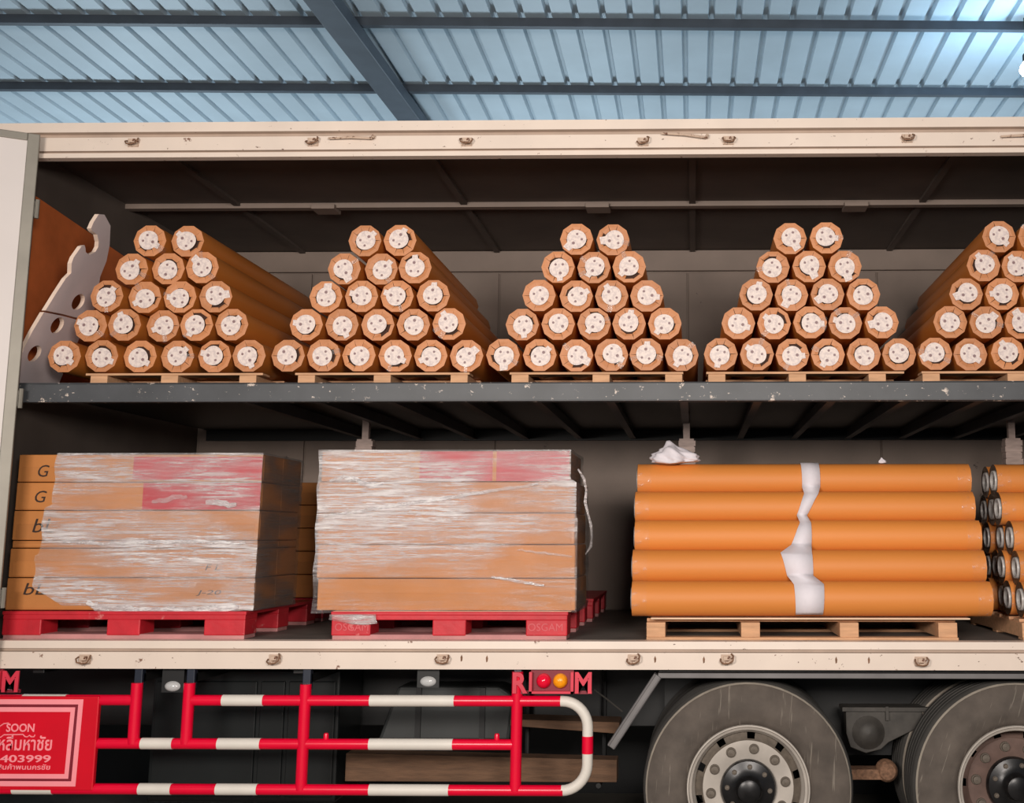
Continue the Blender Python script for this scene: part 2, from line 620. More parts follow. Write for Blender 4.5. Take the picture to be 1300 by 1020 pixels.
def hook_mesh():
    b = MB()
    b.box(-0.030, 0.026, -0.010, 0.0, -0.022, 0.022)
    b.box(-0.018, 0.012, -0.024, -0.01, -0.004, 0.016)
    return b.mesh('rope_hook', 'old_cream', None)


def ring_mesh():
    b = MB()
    pts = [(-0.03, -0.012, 0.012), (-0.034, -0.03, 0.004), (-0.026, -0.036, -0.012), (0.0, -0.038, -0.019), (0.024, -0.036, -0.014), (0.034, -0.03, 0.006), (0.028, -0.012, 0.018)]
    b.tube(pts, 0.004, 7)
    b.box(-0.006, 0.008, -0.022, -0.01, -0.008, 0.01)
    return b.mesh('hook_ring', 'rust', 40)


hm, rm = hook_mesh(), ring_mesh()
for rl, y, pts in ((top_rail, -0.02, [(-2.97, 3.875), (-2.009, 3.873), (-1.192, 3.868), (-0.258, 3.862), (0.192, 3.867), (1.131, 3.872), (2.05, 3.87)]),
                   (bottom_rail, -0.022, [(-3.02, 1.199), (-2.071, 1.201), (-1.237, 1.203), (-0.294, 1.204), (0.165, 1.205), (1.115, 1.196), (2.0, 1.2)])):
    for i, (x, z) in enumerate(pts):
        h = link('rope_hook', hm, rl)
        h.location = (x, y, z)
        r = link('hook_ring', rm, rl)
        r.location = (x, y, z)
        r.rotation_euler = (0, random.uniform(-0.4, 0.4), 0)
for x0, z0, x1, z1 in ((-1.925, 3.886, -1.69, 3.886), (-0.162, 3.902, 0.075, 3.878), (1.615, 3.874, 1.85, 3.874)):
    b = MB()
    b.tube([(x0, -0.04, z0), ((x0 + x1) / 2, -0.046, (z0 + z1) / 2 + 0.004), (x1, -0.04, z1)], [0.006, 0.008, 0.008], 8)
    b.tube([(x1, -0.018, z1 + 0.014), (x1 + 0.004, -0.04, z1 + 0.012), (x1, -0.042, z1)], 0.009, 8)
    b.build('latch_handle', 'old_cream', top_rail, 40)
for x, z in ((-1.147, 1.206), (-1.021, 1.203), (-0.19, 1.202), (0.05, 1.2), (0.70, 1.2), (0.86, 1.2)):
    b = MB()
    b.add([(x - 0.003, -0.0232, z - 0.016), (x + 0.004, -0.0232, z - 0.012), (x + 0.006, -0.0232, z + 0.004), (x + 0.001, -0.0232, z + 0.018), (x - 0.005, -0.0232, z + 0.006),
           (x - 0.003, -0.021, z - 0.016), (x + 0.004, -0.021, z - 0.012), (x + 0.006, -0.021, z + 0.004), (x + 0.001, -0.021, z + 0.018), (x - 0.005, -0.021, z + 0.006)],
          [(0, 1, 2, 3, 4)] + [(q, (q + 1) % 5, 5 + (q + 1) % 5, 5 + q) for q in range(5)])
    b.build('rust_scar', 'rust', bottom_rail, 40)

# cargo box shell
T(box_obj('roof_panel', -4.9, XR, 0.06, 2.46, 3.905, 3.98, 'inner_roof'))
st = T(box_obj('roof_stringer', XL, XR, 1.17, 1.23, 3.872, 3.904, 'inner_band'))
for x in (-2.34, -0.6, 1.03, 2.66):
    box_obj('stringer_plate', x - 0.075, x + 0.075, 1.13, 1.27, 3.855, 3.885, 'inner_band', st, 0.004)
for x in (-2.9, -1.45, 0.0, 1.45, 2.9):
    T(box_obj('roof_bow', x - 0.02, x + 0.02, 0.09, 2.38, 3.885, 3.905, 'inner_roof'))
bw = T(box_obj('back_wall', XL, XR, 2.42, 2.47, 1.2, 3.98, 'inner_wall'))
for k in range(-3, 4):
    x0 = -0.037 + 1.393 * k
    if x0 > XR - 0.2:
        continue
    box_obj('wall_panel', max(x0 + 0.006, XL + 0.02), min(x0 + 1.387, XR), 2.40, 2.421, 1.29, 3.735, 'inner_wall', bw, 0.004)
box_obj('wall_band', XL, XR, 2.385, 2.421, 3.745, 3.90, 'inner_band', bw, 0.004)
T(box_obj('end_wall', XL - 0.05, XL, 0.03, 2.47, 1.2, 3.95, 'inner_roof'))
T(box_obj('end_wall', XR, XR + 0.05, 0.03, 2.47, 1.2, 3.95, 'inner_roof'))
pl = MB()
pl.add([(XL + 0.001, 0.08, 2.6), (XL + 0.001, 1.5, 2.6), (XL + 0.001, 1.5, 3.53), (XL + 0.001, 0.08, 3.66),
        (XL + 0.018, 0.08, 2.6), (XL + 0.018, 1.5, 2.6), (XL + 0.018, 1.5, 3.53), (XL + 0.018, 0.08, 3.66)],
       [(0, 1, 2, 3), (4, 5, 6, 7), (0, 1, 5, 4), (1, 2, 6, 5), (2, 3, 7, 6), (3, 0, 4, 7)])
T(tag(pl.build('plywood_lining', 'plywood'), 'stained orange-brown plywood lining'))
T(box_obj('corner_post', XL, XL + 0.035, -0.01, 0.06, 1.16, 3.95, 'door_trim'))
T(box_obj('side_panel', -4.9, XL, 0.03, 0.06, 1.28, 3.8, 'cream'))
deck = T(box_obj('floor_deck', XL, XR, 0.05, 2.42, 1.21, 1.2845, 'deck'))

# middle deck
shelf = T(box_obj('middle_deck', -3.53, XR, 0.04, 2.40, 2.566, 2.585, 'black_steel'))
b = MB()
b.box(-3.53, XR, 0.0, 0.012, 2.489, 2.586)
b.box(-3.53, XR, 0.0, 0.06, 2.578, 2.586)
b.box(-3.53, XR, 0.0, 0.06, 2.489, 2.497)
tag(b.build('deck_beam', 'beam_grey', shelf, None, 0.003), 'scraped grey front beam with chipped paint')
for k in range(-6, 10):
    x = -0.047 + 0.385 * k
    if x > XR - 0.1 or x < -3.4:
        continue
    b = MB()
    b.box(x - 0.022, x + 0.022, 0.05, 2.36, 2.497, 2.503)
    b.box(x - 0.004, x + 0.004, 0.05, 2.36, 2.503, 2.566)
    b.build('deck_joist', 'dark_joist', shelf)
box_obj('deck_beam', -3.53, XR, 2.36, 2.40, 2.489, 2.566, 'black_steel', shelf)
for x in (-2.04, -0.04, 1.965):
    b = MB()
    b.box(x - 0.045, x + 0.045, 1.215, 1.295, 1.285, 2.40)
    for q in range(9):
        z = 2.05 + q * 0.038
        b.box(x - 0.049 - 0.003 * (q % 2), x + 0.049 + 0.003 * (q % 3), 1.211 - 0.003 * (q % 2), 1.299, z, z + 0.033)
    b.box(x - 0.02, x + 0.02, 1.235, 1.275, 2.40, 2.566)
    p = T(b.build('support_post', 'post'))

# swung-open side door at the left
hx, hz0, hz1 = -3.452, 1.10, 3.897
ang = rad(208.6)
dr = empty('side_door')
T(dr)
dr.location = (hx, -0.06, 0)
dr.rotation_euler = (0, 0, ang)
box_obj('door_panel', 0.052, 1.1, -0.008, 0.03, hz0 + 0.05, hz1 - 0.035, 'door_face', dr)
box_obj('door_trim', 0.0, 0.056, -0.022, 0.04, hz0, hz1, 'door_trim', dr, 0.004)
box_obj('door_trim', 0.056, 1.1, -0.022, 0.04, hz1 - 0.04, hz1, 'door_trim', dr, 0.004)
box_obj('door_trim', 0.056, 1.1, -0.022, 0.04, hz0, hz0 + 0.05, 'door_trim', dr, 0.004)
for z in (1.5, 2.5, 3.5):
    b = MB()
    b.tube([(-0.012, 0.012, z - 0.05), (-0.012, 0.012, z + 0.05)], 0.012, 8)
    b.box(-0.012, 0.04, 0.006, 0.018, z - 0.04, z + 0.04)
    b.build('door_hinge', 'door_trim', dr, 40)

# ---- chassis
T(box_obj('chassis_rail', XF, XR, 0.86, 0.95, 0.74, 1.13, 'black_steel', None, 0.006))
T(box_obj('chassis_rail', XF, XR, 1.55, 1.64, 0.74, 1.13, 'black_steel', None, 0.006))
for k in range(12):
    x = -3.3 + k * 0.66
    T(box_obj('cross_bearer', x - 0.03, x + 0.03, 0.06, 2.36, 1.12, 1.21, 'black_steel', None, 0.004))
T(box_obj('ground_light_screen', XF, XR + 1.5, 2.36, 2.40, 0.0552, 1.21, 'black_steel'))  # added black screen hiding the lit ground behind, keeping the underside dark
# tool box behind the guard
tb = T(box_obj('tool_box', -2.88, -1.88, 0.42, 0.84, 0.42, 1.10, 'gloss_black', None, 0.012))
for x0, x1 in ((-2.86, -2.32), (-2.30, -2.17), (-2.15, -1.90)):
    box_obj('tool_box_door', x0, x1, 0.408, 0.42, 0.45, 1.04, 'gloss_black', tb, 0.006)
for x in (-2.6, -2.03):
    MB().tube([(x - 0.05, 0.40, 0.93), (x - 0.04, 0.388, 0.93), (x + 0.04, 0.388, 0.93), (x + 0.05, 0.40, 0.93)], 0.007, 7).build('box_latch', 'under_grey', tb, 40)
tk = MB()
pp = [(-1.72, 0.70), (-1.62, 0.99), (-1.06, 0.99), (-0.995, 0.95), (-0.98, 0.88), (-1.0, 0.70)]
k = len(pp)
tk.add([(x, 0.60, z) for x, z in pp] + [(x, 0.85, z) for x, z in pp],
       [tuple(range(k)), tuple(range(2 * k - 1, k - 1, -1))] + [(i, (i + 1) % k, k + (i + 1) % k, k + i) for i in range(k)])
ft = T(tk.build('storage_tank', 'tank_grey', None, None, 0.02))
for x in (-1.5, -1.15):
    box_obj('tank_strap', x - 0.015, x + 0.015, 0.590, 0.602, 0.70, 0.985, 'black_steel', ft)
# marker lamps
for x, z in ((-2.605, 1.061), (-1.323, 1.087)):
    ml = T(box_obj('marker_lamp', x - 0.055, x + 0.055, 0.04, 0.05, z - 0.03, z + 0.12, 'black_steel'))
    b = MB().lathe([(0.001, -0.018), (0.02, -0.015), (0.032, -0.006), (0.036, 0.0)], (0, 0, 0), 20)
    q = b.build('lamp_lens', 'lens_clear', ml, 40)
    q.location = (x, 0.04, z)
    q.scale = (1.1, 1, 0.7)

# ---- red side guard
RP = 0.0262
GY = 0.0
guard = empty('side_guard')
T(guard)


def pipe(name, pts, m, r=RP, n=14):
    return MB().tube(pts, r, n).build(name, m, guard, 40)


def arc(cx, cz, r, a0, a1, k=9):
    return [(cx + r * math.cos(rad(a0 + (a1 - a0) * i / k)), GY, cz + r * math.sin(rad(a0 + (a1 - a0) * i / k))) for i in range(k + 1)]


ZT, ZM, ZB, XE, RC = 0.999, 0.792, 0.577, -0.52, 0.125
pipe('guard_pipe', [(-4.3, GY, ZT), (-2.766, GY, ZT)], 'guard_red')
pipe('guard_pipe', [(-2.505, GY, ZT), (-1.5, GY, ZT), (-0.655, GY, ZT)], 'guard_red')
pipe('guard_pipe', [(-2.96, GY, ZM), (-1.8, GY, ZM), (-0.872, GY, ZM)], 'guard_red')
pipe('guard_pipe', [(-4.3, GY, ZB), (-2.0, GY, ZB), (-0.637, GY, ZB)], 'guard_red')
end = [(-0.655, GY, ZT)] + arc(XE - RC, ZT - RC, RC, 90, 0) + arc(XE - RC, ZB + RC, RC, 0, -90) + [(-0.637, GY, ZB)]
tag(pipe('guard_end_bend', end, 'guard_white', RP * 1.0), 'white U-shaped end bend')
pipe('red_band', [(XE, GY, 0.752), (XE, GY, 0.834)], 'guard_red', RP * 1.06)
for z, spans in ((ZT, [(-2.331, -2.127), (-1.598, -1.180), (-3.329, -3.112)]), (ZM, [(-2.721, -2.565), (-2.342, -2.131), (-1.594, -1.182)]),
                 (ZB, [(-2.718, -2.558), (-2.337, -2.135), (-1.585, -1.195), (-3.339, -3.143)])):
    for a, c in spans:
        tag(pipe('white_band', [(a, GY, z), (c, GY, z)], 'guard_white', RP * 1.06), 'white reflective band')
for x, z0, z1 in ((-2.762, ZM, 1.083), (-2.50, ZM, 1.083), (-1.92, ZB, 1.078), (-0.87, ZB, 1.14)):
    b = MB()
    b.tube([(x, GY - 0.004, z0), (x, GY - 0.004, z1)], 0.028, 14)
    b.build('guard_post', 'guard_red', guard, 40)
    box_obj('post_bracket', x - 0.02, x + 0.02, 0.0, 0.04, z1 - 0.03, 1.16, 'blue_bracket', guard, 0.004)
    box_obj('guard_stay', x - 0.02, x + 0.02, 0.02, 0.87, 1.085, 1.125, 'black_steel', guard)
for x in (-1.809, -0.966):
    MB().lathe([(0.001, 0.028), (0.010, 0.026), (0.013, 0.018), (0.013, -0.01)], (x, GY, ZM + RP), 12, axis='Z').build('guard_knob', 'guard_red', guard, 40)

# sign board on the guard
sign = T(box_obj('sign_board', -4.3, -2.935, -0.028, 0.0, 0.572, 1.02, 'sign_red', None, 0.006))
SY = -0.0285


def frame_strip(name, x0, x1, z0, z1, w, m, y):
    b = MB()
    b.add([(x1, y, z1), (x0, y, z1), (x0, y, z1 - w), (x1 - w, y, z1 - w), (x1 - w - 0.006, y, z0 + w), (x0, y, z0 + w), (x0, y, z0), (x1 - 0.008, y, z0)],
          [(0, 1, 2, 3), (0, 3, 4, 7), (4, 5, 6, 7)])
    n = len(b.v)
    b.v += [(p[0], p[1] + 0.0015, p[2]) for p in b.v]
    b.f += [(0, 1, n + 1, n), (0, n, n + 7, 7), (6, 7, n + 7, n + 6), (2, 3, n + 3, n + 2), (3, 4, n + 4, n + 3), (4, 5, n + 5, n + 4)]
    b.m += [0] * 6
    return b.build(name, m, sign)


frame_strip('sign_border', -4.28, -3.012, 0.594, 1.006, 0.024, 'sign_pink', SY - 0.002)
frame_strip('sign_border', -4.28, -3.036, 0.615, 0.982, 0.016, 'sign_dark', SY - 0.0015)
frame_strip('sign_border', -4.28, -3.05, 0.63, 0.968, 0.022, 'sign_pink', SY - 0.002)
text_obj('sign_lettering', 'SOON', 'sign_pink', sign, -3.385, -3.245, 0.850, 0.890, SY, bold=0.02)
text_obj('sign_lettering', 'กหลีมหาชัย', 'sign_pink', sign, -3.462, -3.152, 0.762, 0.834, SY, bold=0.015)
text_obj('sign_lettering', '034-403999', 'sign_pink', sign, -3.555, -3.152, 0.706, 0.741, SY, bold=0.02)
text_obj('sign_lettering', 'ร ขนถ่ายสินค้าพนนครชัย', 'sign_pink', sign, -3.56, -3.152, 0.672, 0.700, SY, bold=0.012)
MB().tube([(-3.44, SY, 0.848), (-3.425, SY, 0.872), (-3.40, SY, 0.889), (-3.375, SY, 0.892)], 0.003, 6).build('sign_logo_line', 'sign_pink', sign)
MB().tube([(-3.46, SY, 0.835), (-3.44, SY, 0.835), (-3.425, SY, 0.826), (-3.41, SY, 0.824), (-3.395, SY, 0.836), (-3.30, SY, 0.838), (-3.29, SY, 0.828), (-3.278, SY, 0.826), (-3.268, SY, 0.834), (-3.258, SY, 0.827), (-3.245, SY, 0.827), (-3.24, SY, 0.837)], 0.003, 6).build('sign_logo_line', 'sign_pink', sign)


# letter brackets with lamps
def letter_bracket(dx):
    lb = empty('letter_bracket')
    T(lb)
    y = -0.034
    text_obj('letter', 'R', 'letter_red', lb, dx - 0.888, dx - 0.814, 1.041, 1.141, y, depth=0.008, bold=0.03)
    text_obj('letter', 'M', 'letter_red', lb, dx - 0.582, dx - 0.500, 1.041, 1.143, y, depth=0.008, bold=0.03)
    f = MB()
    f.box(dx - 0.806, dx - 0.792, y - 0.018, y + 0.02, 1.041, 1.143)
    f.box(dx - 0.602, dx - 0.588, y - 0.018, y + 0.02, 1.041, 1.143)
    f.box(dx - 0.806, dx - 0.588, y - 0.018, y + 0.02, 1.041, 1.052)
    f.build('lamp_frame', 'letter_red', lb)
    box_obj('lamp_plate', dx - 0.89, dx - 0.498, y + 0.012, y + 0.02, 1.036, 1.052, 'sign_dark', lb)
    box_obj('lamp_plate', dx - 0.80, dx - 0.59, y + 0.010, y + 0.02, 1.045, 1.15, 'sign_dark', lb)
    for x, m in ((dx - 0.737, 'lens_red'), (dx - 0.655, 'lens_amber')):
        b = MB().lathe([(0.001, -0.030), (0.016, -0.028), (0.028, -0.020), (0.0345, -0.006), (0.036, 0.008), (0.036, 0.02)], (x, y, 1.100), 24)
        b.build('lamp_lens', m, lb, 40)


letter_bracket(0.0)
letter_bracket(-2.838)
MB().tube([(-0.49, 0.02, 1.05), (-0.44, 0.1, 1.0), (-0.36, 0.14, 0.93)], 0.004, 6).build('stay_wire', 'under_grey', None, 40)
T(bpy.data.objects['stay_wire'])

# ---- fender trim and mudguard
fd = MB()
fd.box(-0.175, XR, -0.02, 0.012, 1.112, 1.137)
fd.box(-0.175, XR, -0.012, 0.09, 1.131, 1.137)
fender = T(fd.build('fender_trim', 'fender', None, None, 0.003))
b = MB()
v0, v1 = Vector((-0.175, 0, 1.125)), Vector((-0.405, 0, 0.785))
d = (v1 - v0)
rot = Matrix.Rotation(-math.atan2(d.z, d.x), 3, 'Y')
b.obox((v0 + v1) / 2, d.length, 0.06, 0.042, rot)
b.obox((v0 + v1) / 2 + Vector((-0.012, -0.032, 0.008)), d.length, 0.008, 0.008, rot)
b.obox((v0 + v1) / 2 + Vector((0.012, -0.032, -0.008)), d.length, 0.008, 0.008, rot)
b.build('fender_stay', 'fender', fender, None, 0.004)
T(box_obj('mudguard_panel', -0.17, XR, 0.03, 0.72, 1.139, 1.15, 'black_steel'))
T(box_obj('mudguard_panel', -0.16, XR, 0.70, 0.72, 0.62, 1.14, 'black_steel'))

# ---- wheels
TR = 0.52


def tyre_mesh():
    prof = [(0.300, 0.03, 0), (0.304, 0.008, 0), (0.318, -0.002, 0), (0.33, -0.010, 0), (0.345, -0.012, 0), (0.352, -0.016, 0), (0.40, -0.021, 0), (0.407, -0.018, 0), (0.43, -0.019, 0),
            (0.466, -0.012, 0), (0.482, -0.003, 0), (0.494, 0.000, 0), (0.499, 0.004, 1), (0.504, 0.009, 1), (0.507, 0.013, 2), (0.504, 0.016, 2), (0.515, 0.03, 2), (TR, 0.045, 2)]
    y = 0.06
    for g in range(4):
        prof += [(TR, y, 2), (TR - 0.012, y + 0.004, 2), (TR - 0.012, y + 0.012, 2), (TR, y + 0.016, 2)]
        y += 0.05
    prof += [(TR, 0.255, 2), (0.505, 0.28, 2), (0.47, 0.30, 0), (0.36, 0.305, 0), (0.300, 0.27, 0)]
    return MB().lathe(prof, n=72).mesh('tyre', ['tyre', 'tyre_line', 'tread'], 50)


def rim_mesh(deep, mats):
    n = 80
    d = 0.09 if deep else 0.0
    prof = [(0.298, 0.03, 0), (0.305, 0.004, 0), (0.302, -0.005, 0), (0.295, -0.005, 0), (0.290, 0.006, 0), (0.279, 0.010, 0), (0.274, 0.026, 0), (0.266, 0.034 + d * 0.6, 0), (0.262, 0.05 + d, 1),
            (0.262, 0.056 + d, 2), (0.232, 0.040 + d, 2), (0.224, 0.032 + d, 1), (0.14, 0.030 + d, 1), (0.130, 0.034 + d, 1), (0.05, 0.05 + d, 1)]
    return MB().lathe(prof, n=n, skip=lambda i, j: i == 9 and (j % 8) in (3, 4)).mesh('rim', mats, 35)


def nut_mesh():
    b = MB().lathe([(0.025, 0.012), (0.025, -0.006), (0.0235, -0.010)], n=18)
    b.lathe([(0.0235, -0.010), (0.019, -0.010), (0.018, -0.024), (0.001, -0.026)], n=18)
    return b.mesh('lug_nut', 'nut', 40)


def hub_mesh(d):
    p = [(0.136, 0.032), (0.138, 0.012), (0.130, -0.004), (0.100, -0.012), (0.072, -0.020), (0.062, -0.03), (0.058, -0.06), (0.054, -0.072), (0.040, -0.078), (0.001, -0.08)]
    return MB().lathe([(r, y + d) for r, y in p], n=40).mesh('hub', 'hub_black', 40)


tm, nm = tyre_mesh(), nut_mesh()


def wheel(x, z, deep, spin):
    w = empty('wheel')
    T(w)
    w.location = (x, 0.066, z)
    w.rotation_euler = (0, rad(spin), 0)
    link('tyre', tm, w)
    o = link('tyre', tm, w)
    o.location = (0, 0.36, 0)
    link('rim', rim_mesh(deep, ['rim', 'rim_brown' if deep else 'rim', 'rim_brown' if deep else 'nut']), w)  # darker hole band; on shallow rims its tone stands in for shadow
    d = 0.09 if deep else 0.0
    link('hub', hub_mesh(d), w)
    for k in range(10):
        a = 2 * PI * (k + 0.35) / 10
        o = link('lug_nut', nm, w)
        o.location = (0.186 * math.cos(a), 0.032 + d, 0.186 * math.sin(a))
        o.rotation_euler = (0, random.uniform(0, 1), 0)
    for k in range(8):
        a = 2 * PI * k / 8
        o = link('hub_bolt', nm, w)
        o.location = (0.105 * math.cos(a), -0.010 + d, 0.105 * math.sin(a))
        o.scale = (0.5, 0.5, 0.5)
    MB().tube([(0, 0.3 + 0, 0), (0, 0.9, 0)], 0.11, 20).build('axle_drum', 'black_steel', w, 40)


WZ = floor_z + TR
wheel(0.268, WZ, False, 4)
wheel(1.596, WZ, True, 20)
wheel(2.92, WZ, False, 12)
for x in (0.268, 1.596, 2.92):
    T(MB().tube([(x, 0.9, WZ), (x, 2.3, WZ)], 0.07, 14).build('axle', 'black_steel', None, 40))
# suspension between the wheels
sp = MB()
pp = [(0.80, 0.90), (1.20, 0.90), (1.20, 0.82), (1.02, 0.735), (0.98, 0.70), (0.90, 0.68), (0.82, 0.71), (0.80, 0.78)]
k = len(pp)
sp.add([(x, 0.42, z) for x, z in pp] + [(x, 0.52, z) for x, z in pp],
       [tuple(range(k)), tuple(range(2 * k - 1, k - 1, -1))] + [(i, (i + 1) % k, k + (i + 1) % k, k + i) for i in range(k)])
sus = T(sp.build('suspension_bracket', 'under_grey', None, None, 0.004))
box_obj('bracket_flange', 0.78, 1.24, 0.40, 0.54, 0.895, 0.915, 'under_grey', sus)
box_obj('bracket_flange', 1.005, 1.02, 0.395, 0.425, 0.85, 0.92, 'under_grey', sus)
MB().lathe([(0.001, -0.045), (0.03, -0.042), (0.055, -0.028), (0.072, -0.01), (0.085, 0.0), (0.085, 0.02)], (0.915, 0.415, 0.785), 24).build('brake_chamber', 'under_grey', sus, 40)
b = MB()
b.box(0.78, 1.02, 0.36, 0.46, 0.56, 0.61)
b.lathe([(0.001, -0.02), (0.04, -0.018), (0.055, 0.0), (0.055, 0.05)], (1.0, 0.37, 0.60), 18)
T(b.build('equalizer_arm', 'rust', None, 40))

# ================================================================== CARGO
# ---- timbers stored under the truck
b = MB()
b.add([(-0.99, 0.55, 0.792), (-0.40, 0.55, 0.752), (-0.40, 0.55, 0.812), (-0.99, 0.55, 0.826), (-0.99, 0.75, 0.792), (-0.40, 0.75, 0.752), (-0.40, 0.75, 0.812), (-0.99, 0.75, 0.826)],
      [(0, 1, 2, 3), (4, 5, 6, 7), (0, 1, 5, 4), (1, 2, 6, 5), (2, 3, 7, 6), (3, 0, 4, 7)])
tag(b.build('timber', 'dark_wood', None, None, 0.004), 'short tapering brown timber stowed behind the white guard bend, upper one', 'timber', 'timbers stowed under the truck')
b = MB()
b.add([(-1.84, 0.44, 0.525), (-0.405, 0.44, 0.525), (-0.405, 0.44, 0.638), (-1.84, 0.44, 0.668), (-1.84, 0.56, 0.525), (-0.405, 0.56, 0.525), (-0.405, 0.56, 0.638), (-1.84, 0.56, 0.668)],
      [(0, 1, 2, 3), (4, 5, 6, 7), (0, 1, 5, 4), (1, 2, 6, 5), (2, 3, 7, 6), (3, 0, 4, 7)])
tag(b.build('timber', 'dark_wood', None, None, 0.004), 'long thick brown timber stowed behind the guard, lower one', 'timber', 'timbers stowed under the truck')
for x in (-0.93, -0.50):
    T(MB().tube([(x, 0.65, 1.13), (x, 0.79, 1.0), (x, 0.79, 0.51), (x, 0.43, 0.51)], 0.014, 8).build('timber_hanger', 'black_steel', None, 40))


# ---- paper rolls
RR = 0.0885
LEN = 1.75


def body_mesh(name, m, length, r=RR):
    b = MB()
    n = 20
    prof = [(0.0, True, 1.0), (0.02, False, 0.995), (length - 0.02, False, 0.995), (length, True, 1.0)]
    for y, deca, k in prof:
        for j in range(n):
            rr = r * k * ((math.cos(PI / 10) if j % 2 else 1.0) if deca else 0.985)
            a = 2 * PI * j / n
            b.v.append((rr * math.cos(a), y, rr * math.sin(a)))
    for i in range(3):
        for j in range(n):
            b.f.append((i * n + j, i * n + (j + 1) % n, (i + 1) * n + (j + 1) % n, (i + 1) * n + j))
            b.m.append(0)
    b.f.append(tuple(3 * n + j for j in range(n)))
    b.m.append(0)
    return b.mesh(name, m, 40)


def cap_mesh(seed, r=RR):
    """ten folded paper flaps, hinged on the rim, over a shallow backing coloured dark as gap shade"""
    rnd = random.Random(seed)
    b = MB()
    n = 10
    inner = rnd.uniform(0.5, 0.62)
    big = rnd.randrange(10)
    for j in range(n):
        a0, a1 = 2 * PI * j / n, 2 * PI * (j + 1) / n
        p0 = (r * math.cos(a0), 0, r * math.sin(a0))
        p1 = (r * math.cos(a1), 0, r * math.sin(a1))
        g0 = rnd.choice((0.0, 0.004, 0.02, 0.05))
        g1 = rnd.choice((0.0, 0.004, 0.02))
        ri = r * (inner + rnd.uniform(-0.05, 0.05)) + (0.013 if j in (big, (big + 1) % 10) and seed % 2 else 0)
        y = rnd.uniform(-0.001, 0.006)
        tw = rnd.uniform(-0.003, 0.003)
        q0 = (ri * math.cos(a0 + g0), y + tw, ri * math.sin(a0 + g0))
        q1 = (ri * math.cos(a1 - g1), y - tw, ri * math.sin(a1 - g1))
        m0 = (0.8 * r * math.cos(a0 + g0 * 0.5), y * 0.4 - 0.002, 0.8 * r * math.sin(a0 + g0 * 0.5))
        m1 = (0.8 * r * math.cos(a1 - g1 * 0.5), y * 0.4 - 0.002, 0.8 * r * math.sin(a1 - g1 * 0.5))
        b.add([p0, p1, m1, m0, q1, q0], [(0, 1, 2, 3), (3, 2, 4, 5)], 0)
    v = [(r * 0.985 * math.cos(2 * PI * j / n), 0.0, r * 0.985 * math.sin(2 * PI * j / n)) for j in range(n)]
    w = [(r * 0.9 * math.cos(2 * PI * j / n), 0.012, r * 0.9 * math.sin(2 * PI * j / n)) for j in range(n)]
    b.add(v + w, [(j, (j + 1) % n, n + (j + 1) % n, n + j) for j in range(n)] + [tuple(range(n, 2 * n))], 1)
    me = bpy.data.meshes.new('end_cap')
    me.from_pydata(b.v, [], b.f)
    me.materials.append(M['kraft_end'])
    me.materials.append(M['kraft_gap'])
    me.polygons.foreach_set('material_index', b.m)
    return me


def label_mesh(seed):
    rnd = random.Random(seed)
    b = MB()
    n = 28
    r = 0.052
    tab = rnd.choice((0, 1, 1, 1, 2))
    pts = []
    for j in range(n):
        a = 2 * PI * j / n - PI / 2
        rr = r * (1 + 0.02 * math.sin(3 * a + seed))
        pts.append((rr * math.cos(a), rr * math.sin(a)))
    tw = (0.0, 0.016, 0.022)[tab]
    th = (0.0, 0.018, 0.026)[tab]
    if tab:
        pts = [p for p in pts if not (abs(p[0]) < tw and p[1] < 0)]
        pts = sorted(pts, key=lambda p: (math.atan2(p[1], p[0]) + PI / 2) % (2 * PI))
        zb = -math.sqrt(r * r - tw * tw)
        pts += [(-tw, zb), (-tw * 0.9, -r - th), (tw * 0.9, -r - th * 0.8), (tw, zb)]
    k = len(pts)
    b.add([(x, -0.0045, z) for x, z in pts] + [(x, -0.0035, z) for x, z in pts],
          [tuple(range(k)), tuple(range(2 * k - 1, k - 1, -1))] + [(i, (i + 1) % k, k + (i + 1) % k, k + i) for i in range(k)])
    return b.mesh('end_label', 'label')


def tape_mesh(seed):
    rnd = random.Random(seed)
    b = MB()
    w = rnd.uniform(0.009, 0.013)
    x = 0.05
    b.add([(x, -0.006, -w), (RR + 0.001, -0.004, -w), (RR + 0.002, 0.03, -w), (x, -0.006, w), (RR + 0.001, -0.004, w * 0.8), (RR + 0.002, 0.03, w)],
          [(0, 1, 4, 3), (1, 2, 5, 4)])
    return b.mesh('tape', 'tape')


BODY = body_mesh('paper_roll', 'kraft_body', LEN)
CAPS = [cap_mesh(i) for i in range(8)]
LABELS = [label_mesh(i) for i in range(7)]
TAPES = [tape_mesh(i) for i in range(3)]
ORD = ['', 'first', 'second', 'third', 'fourth', 'fifth', 'sixth']
ROWN = ['bottom row', 'second row up', 'third row up', 'fourth row up', 'top row']

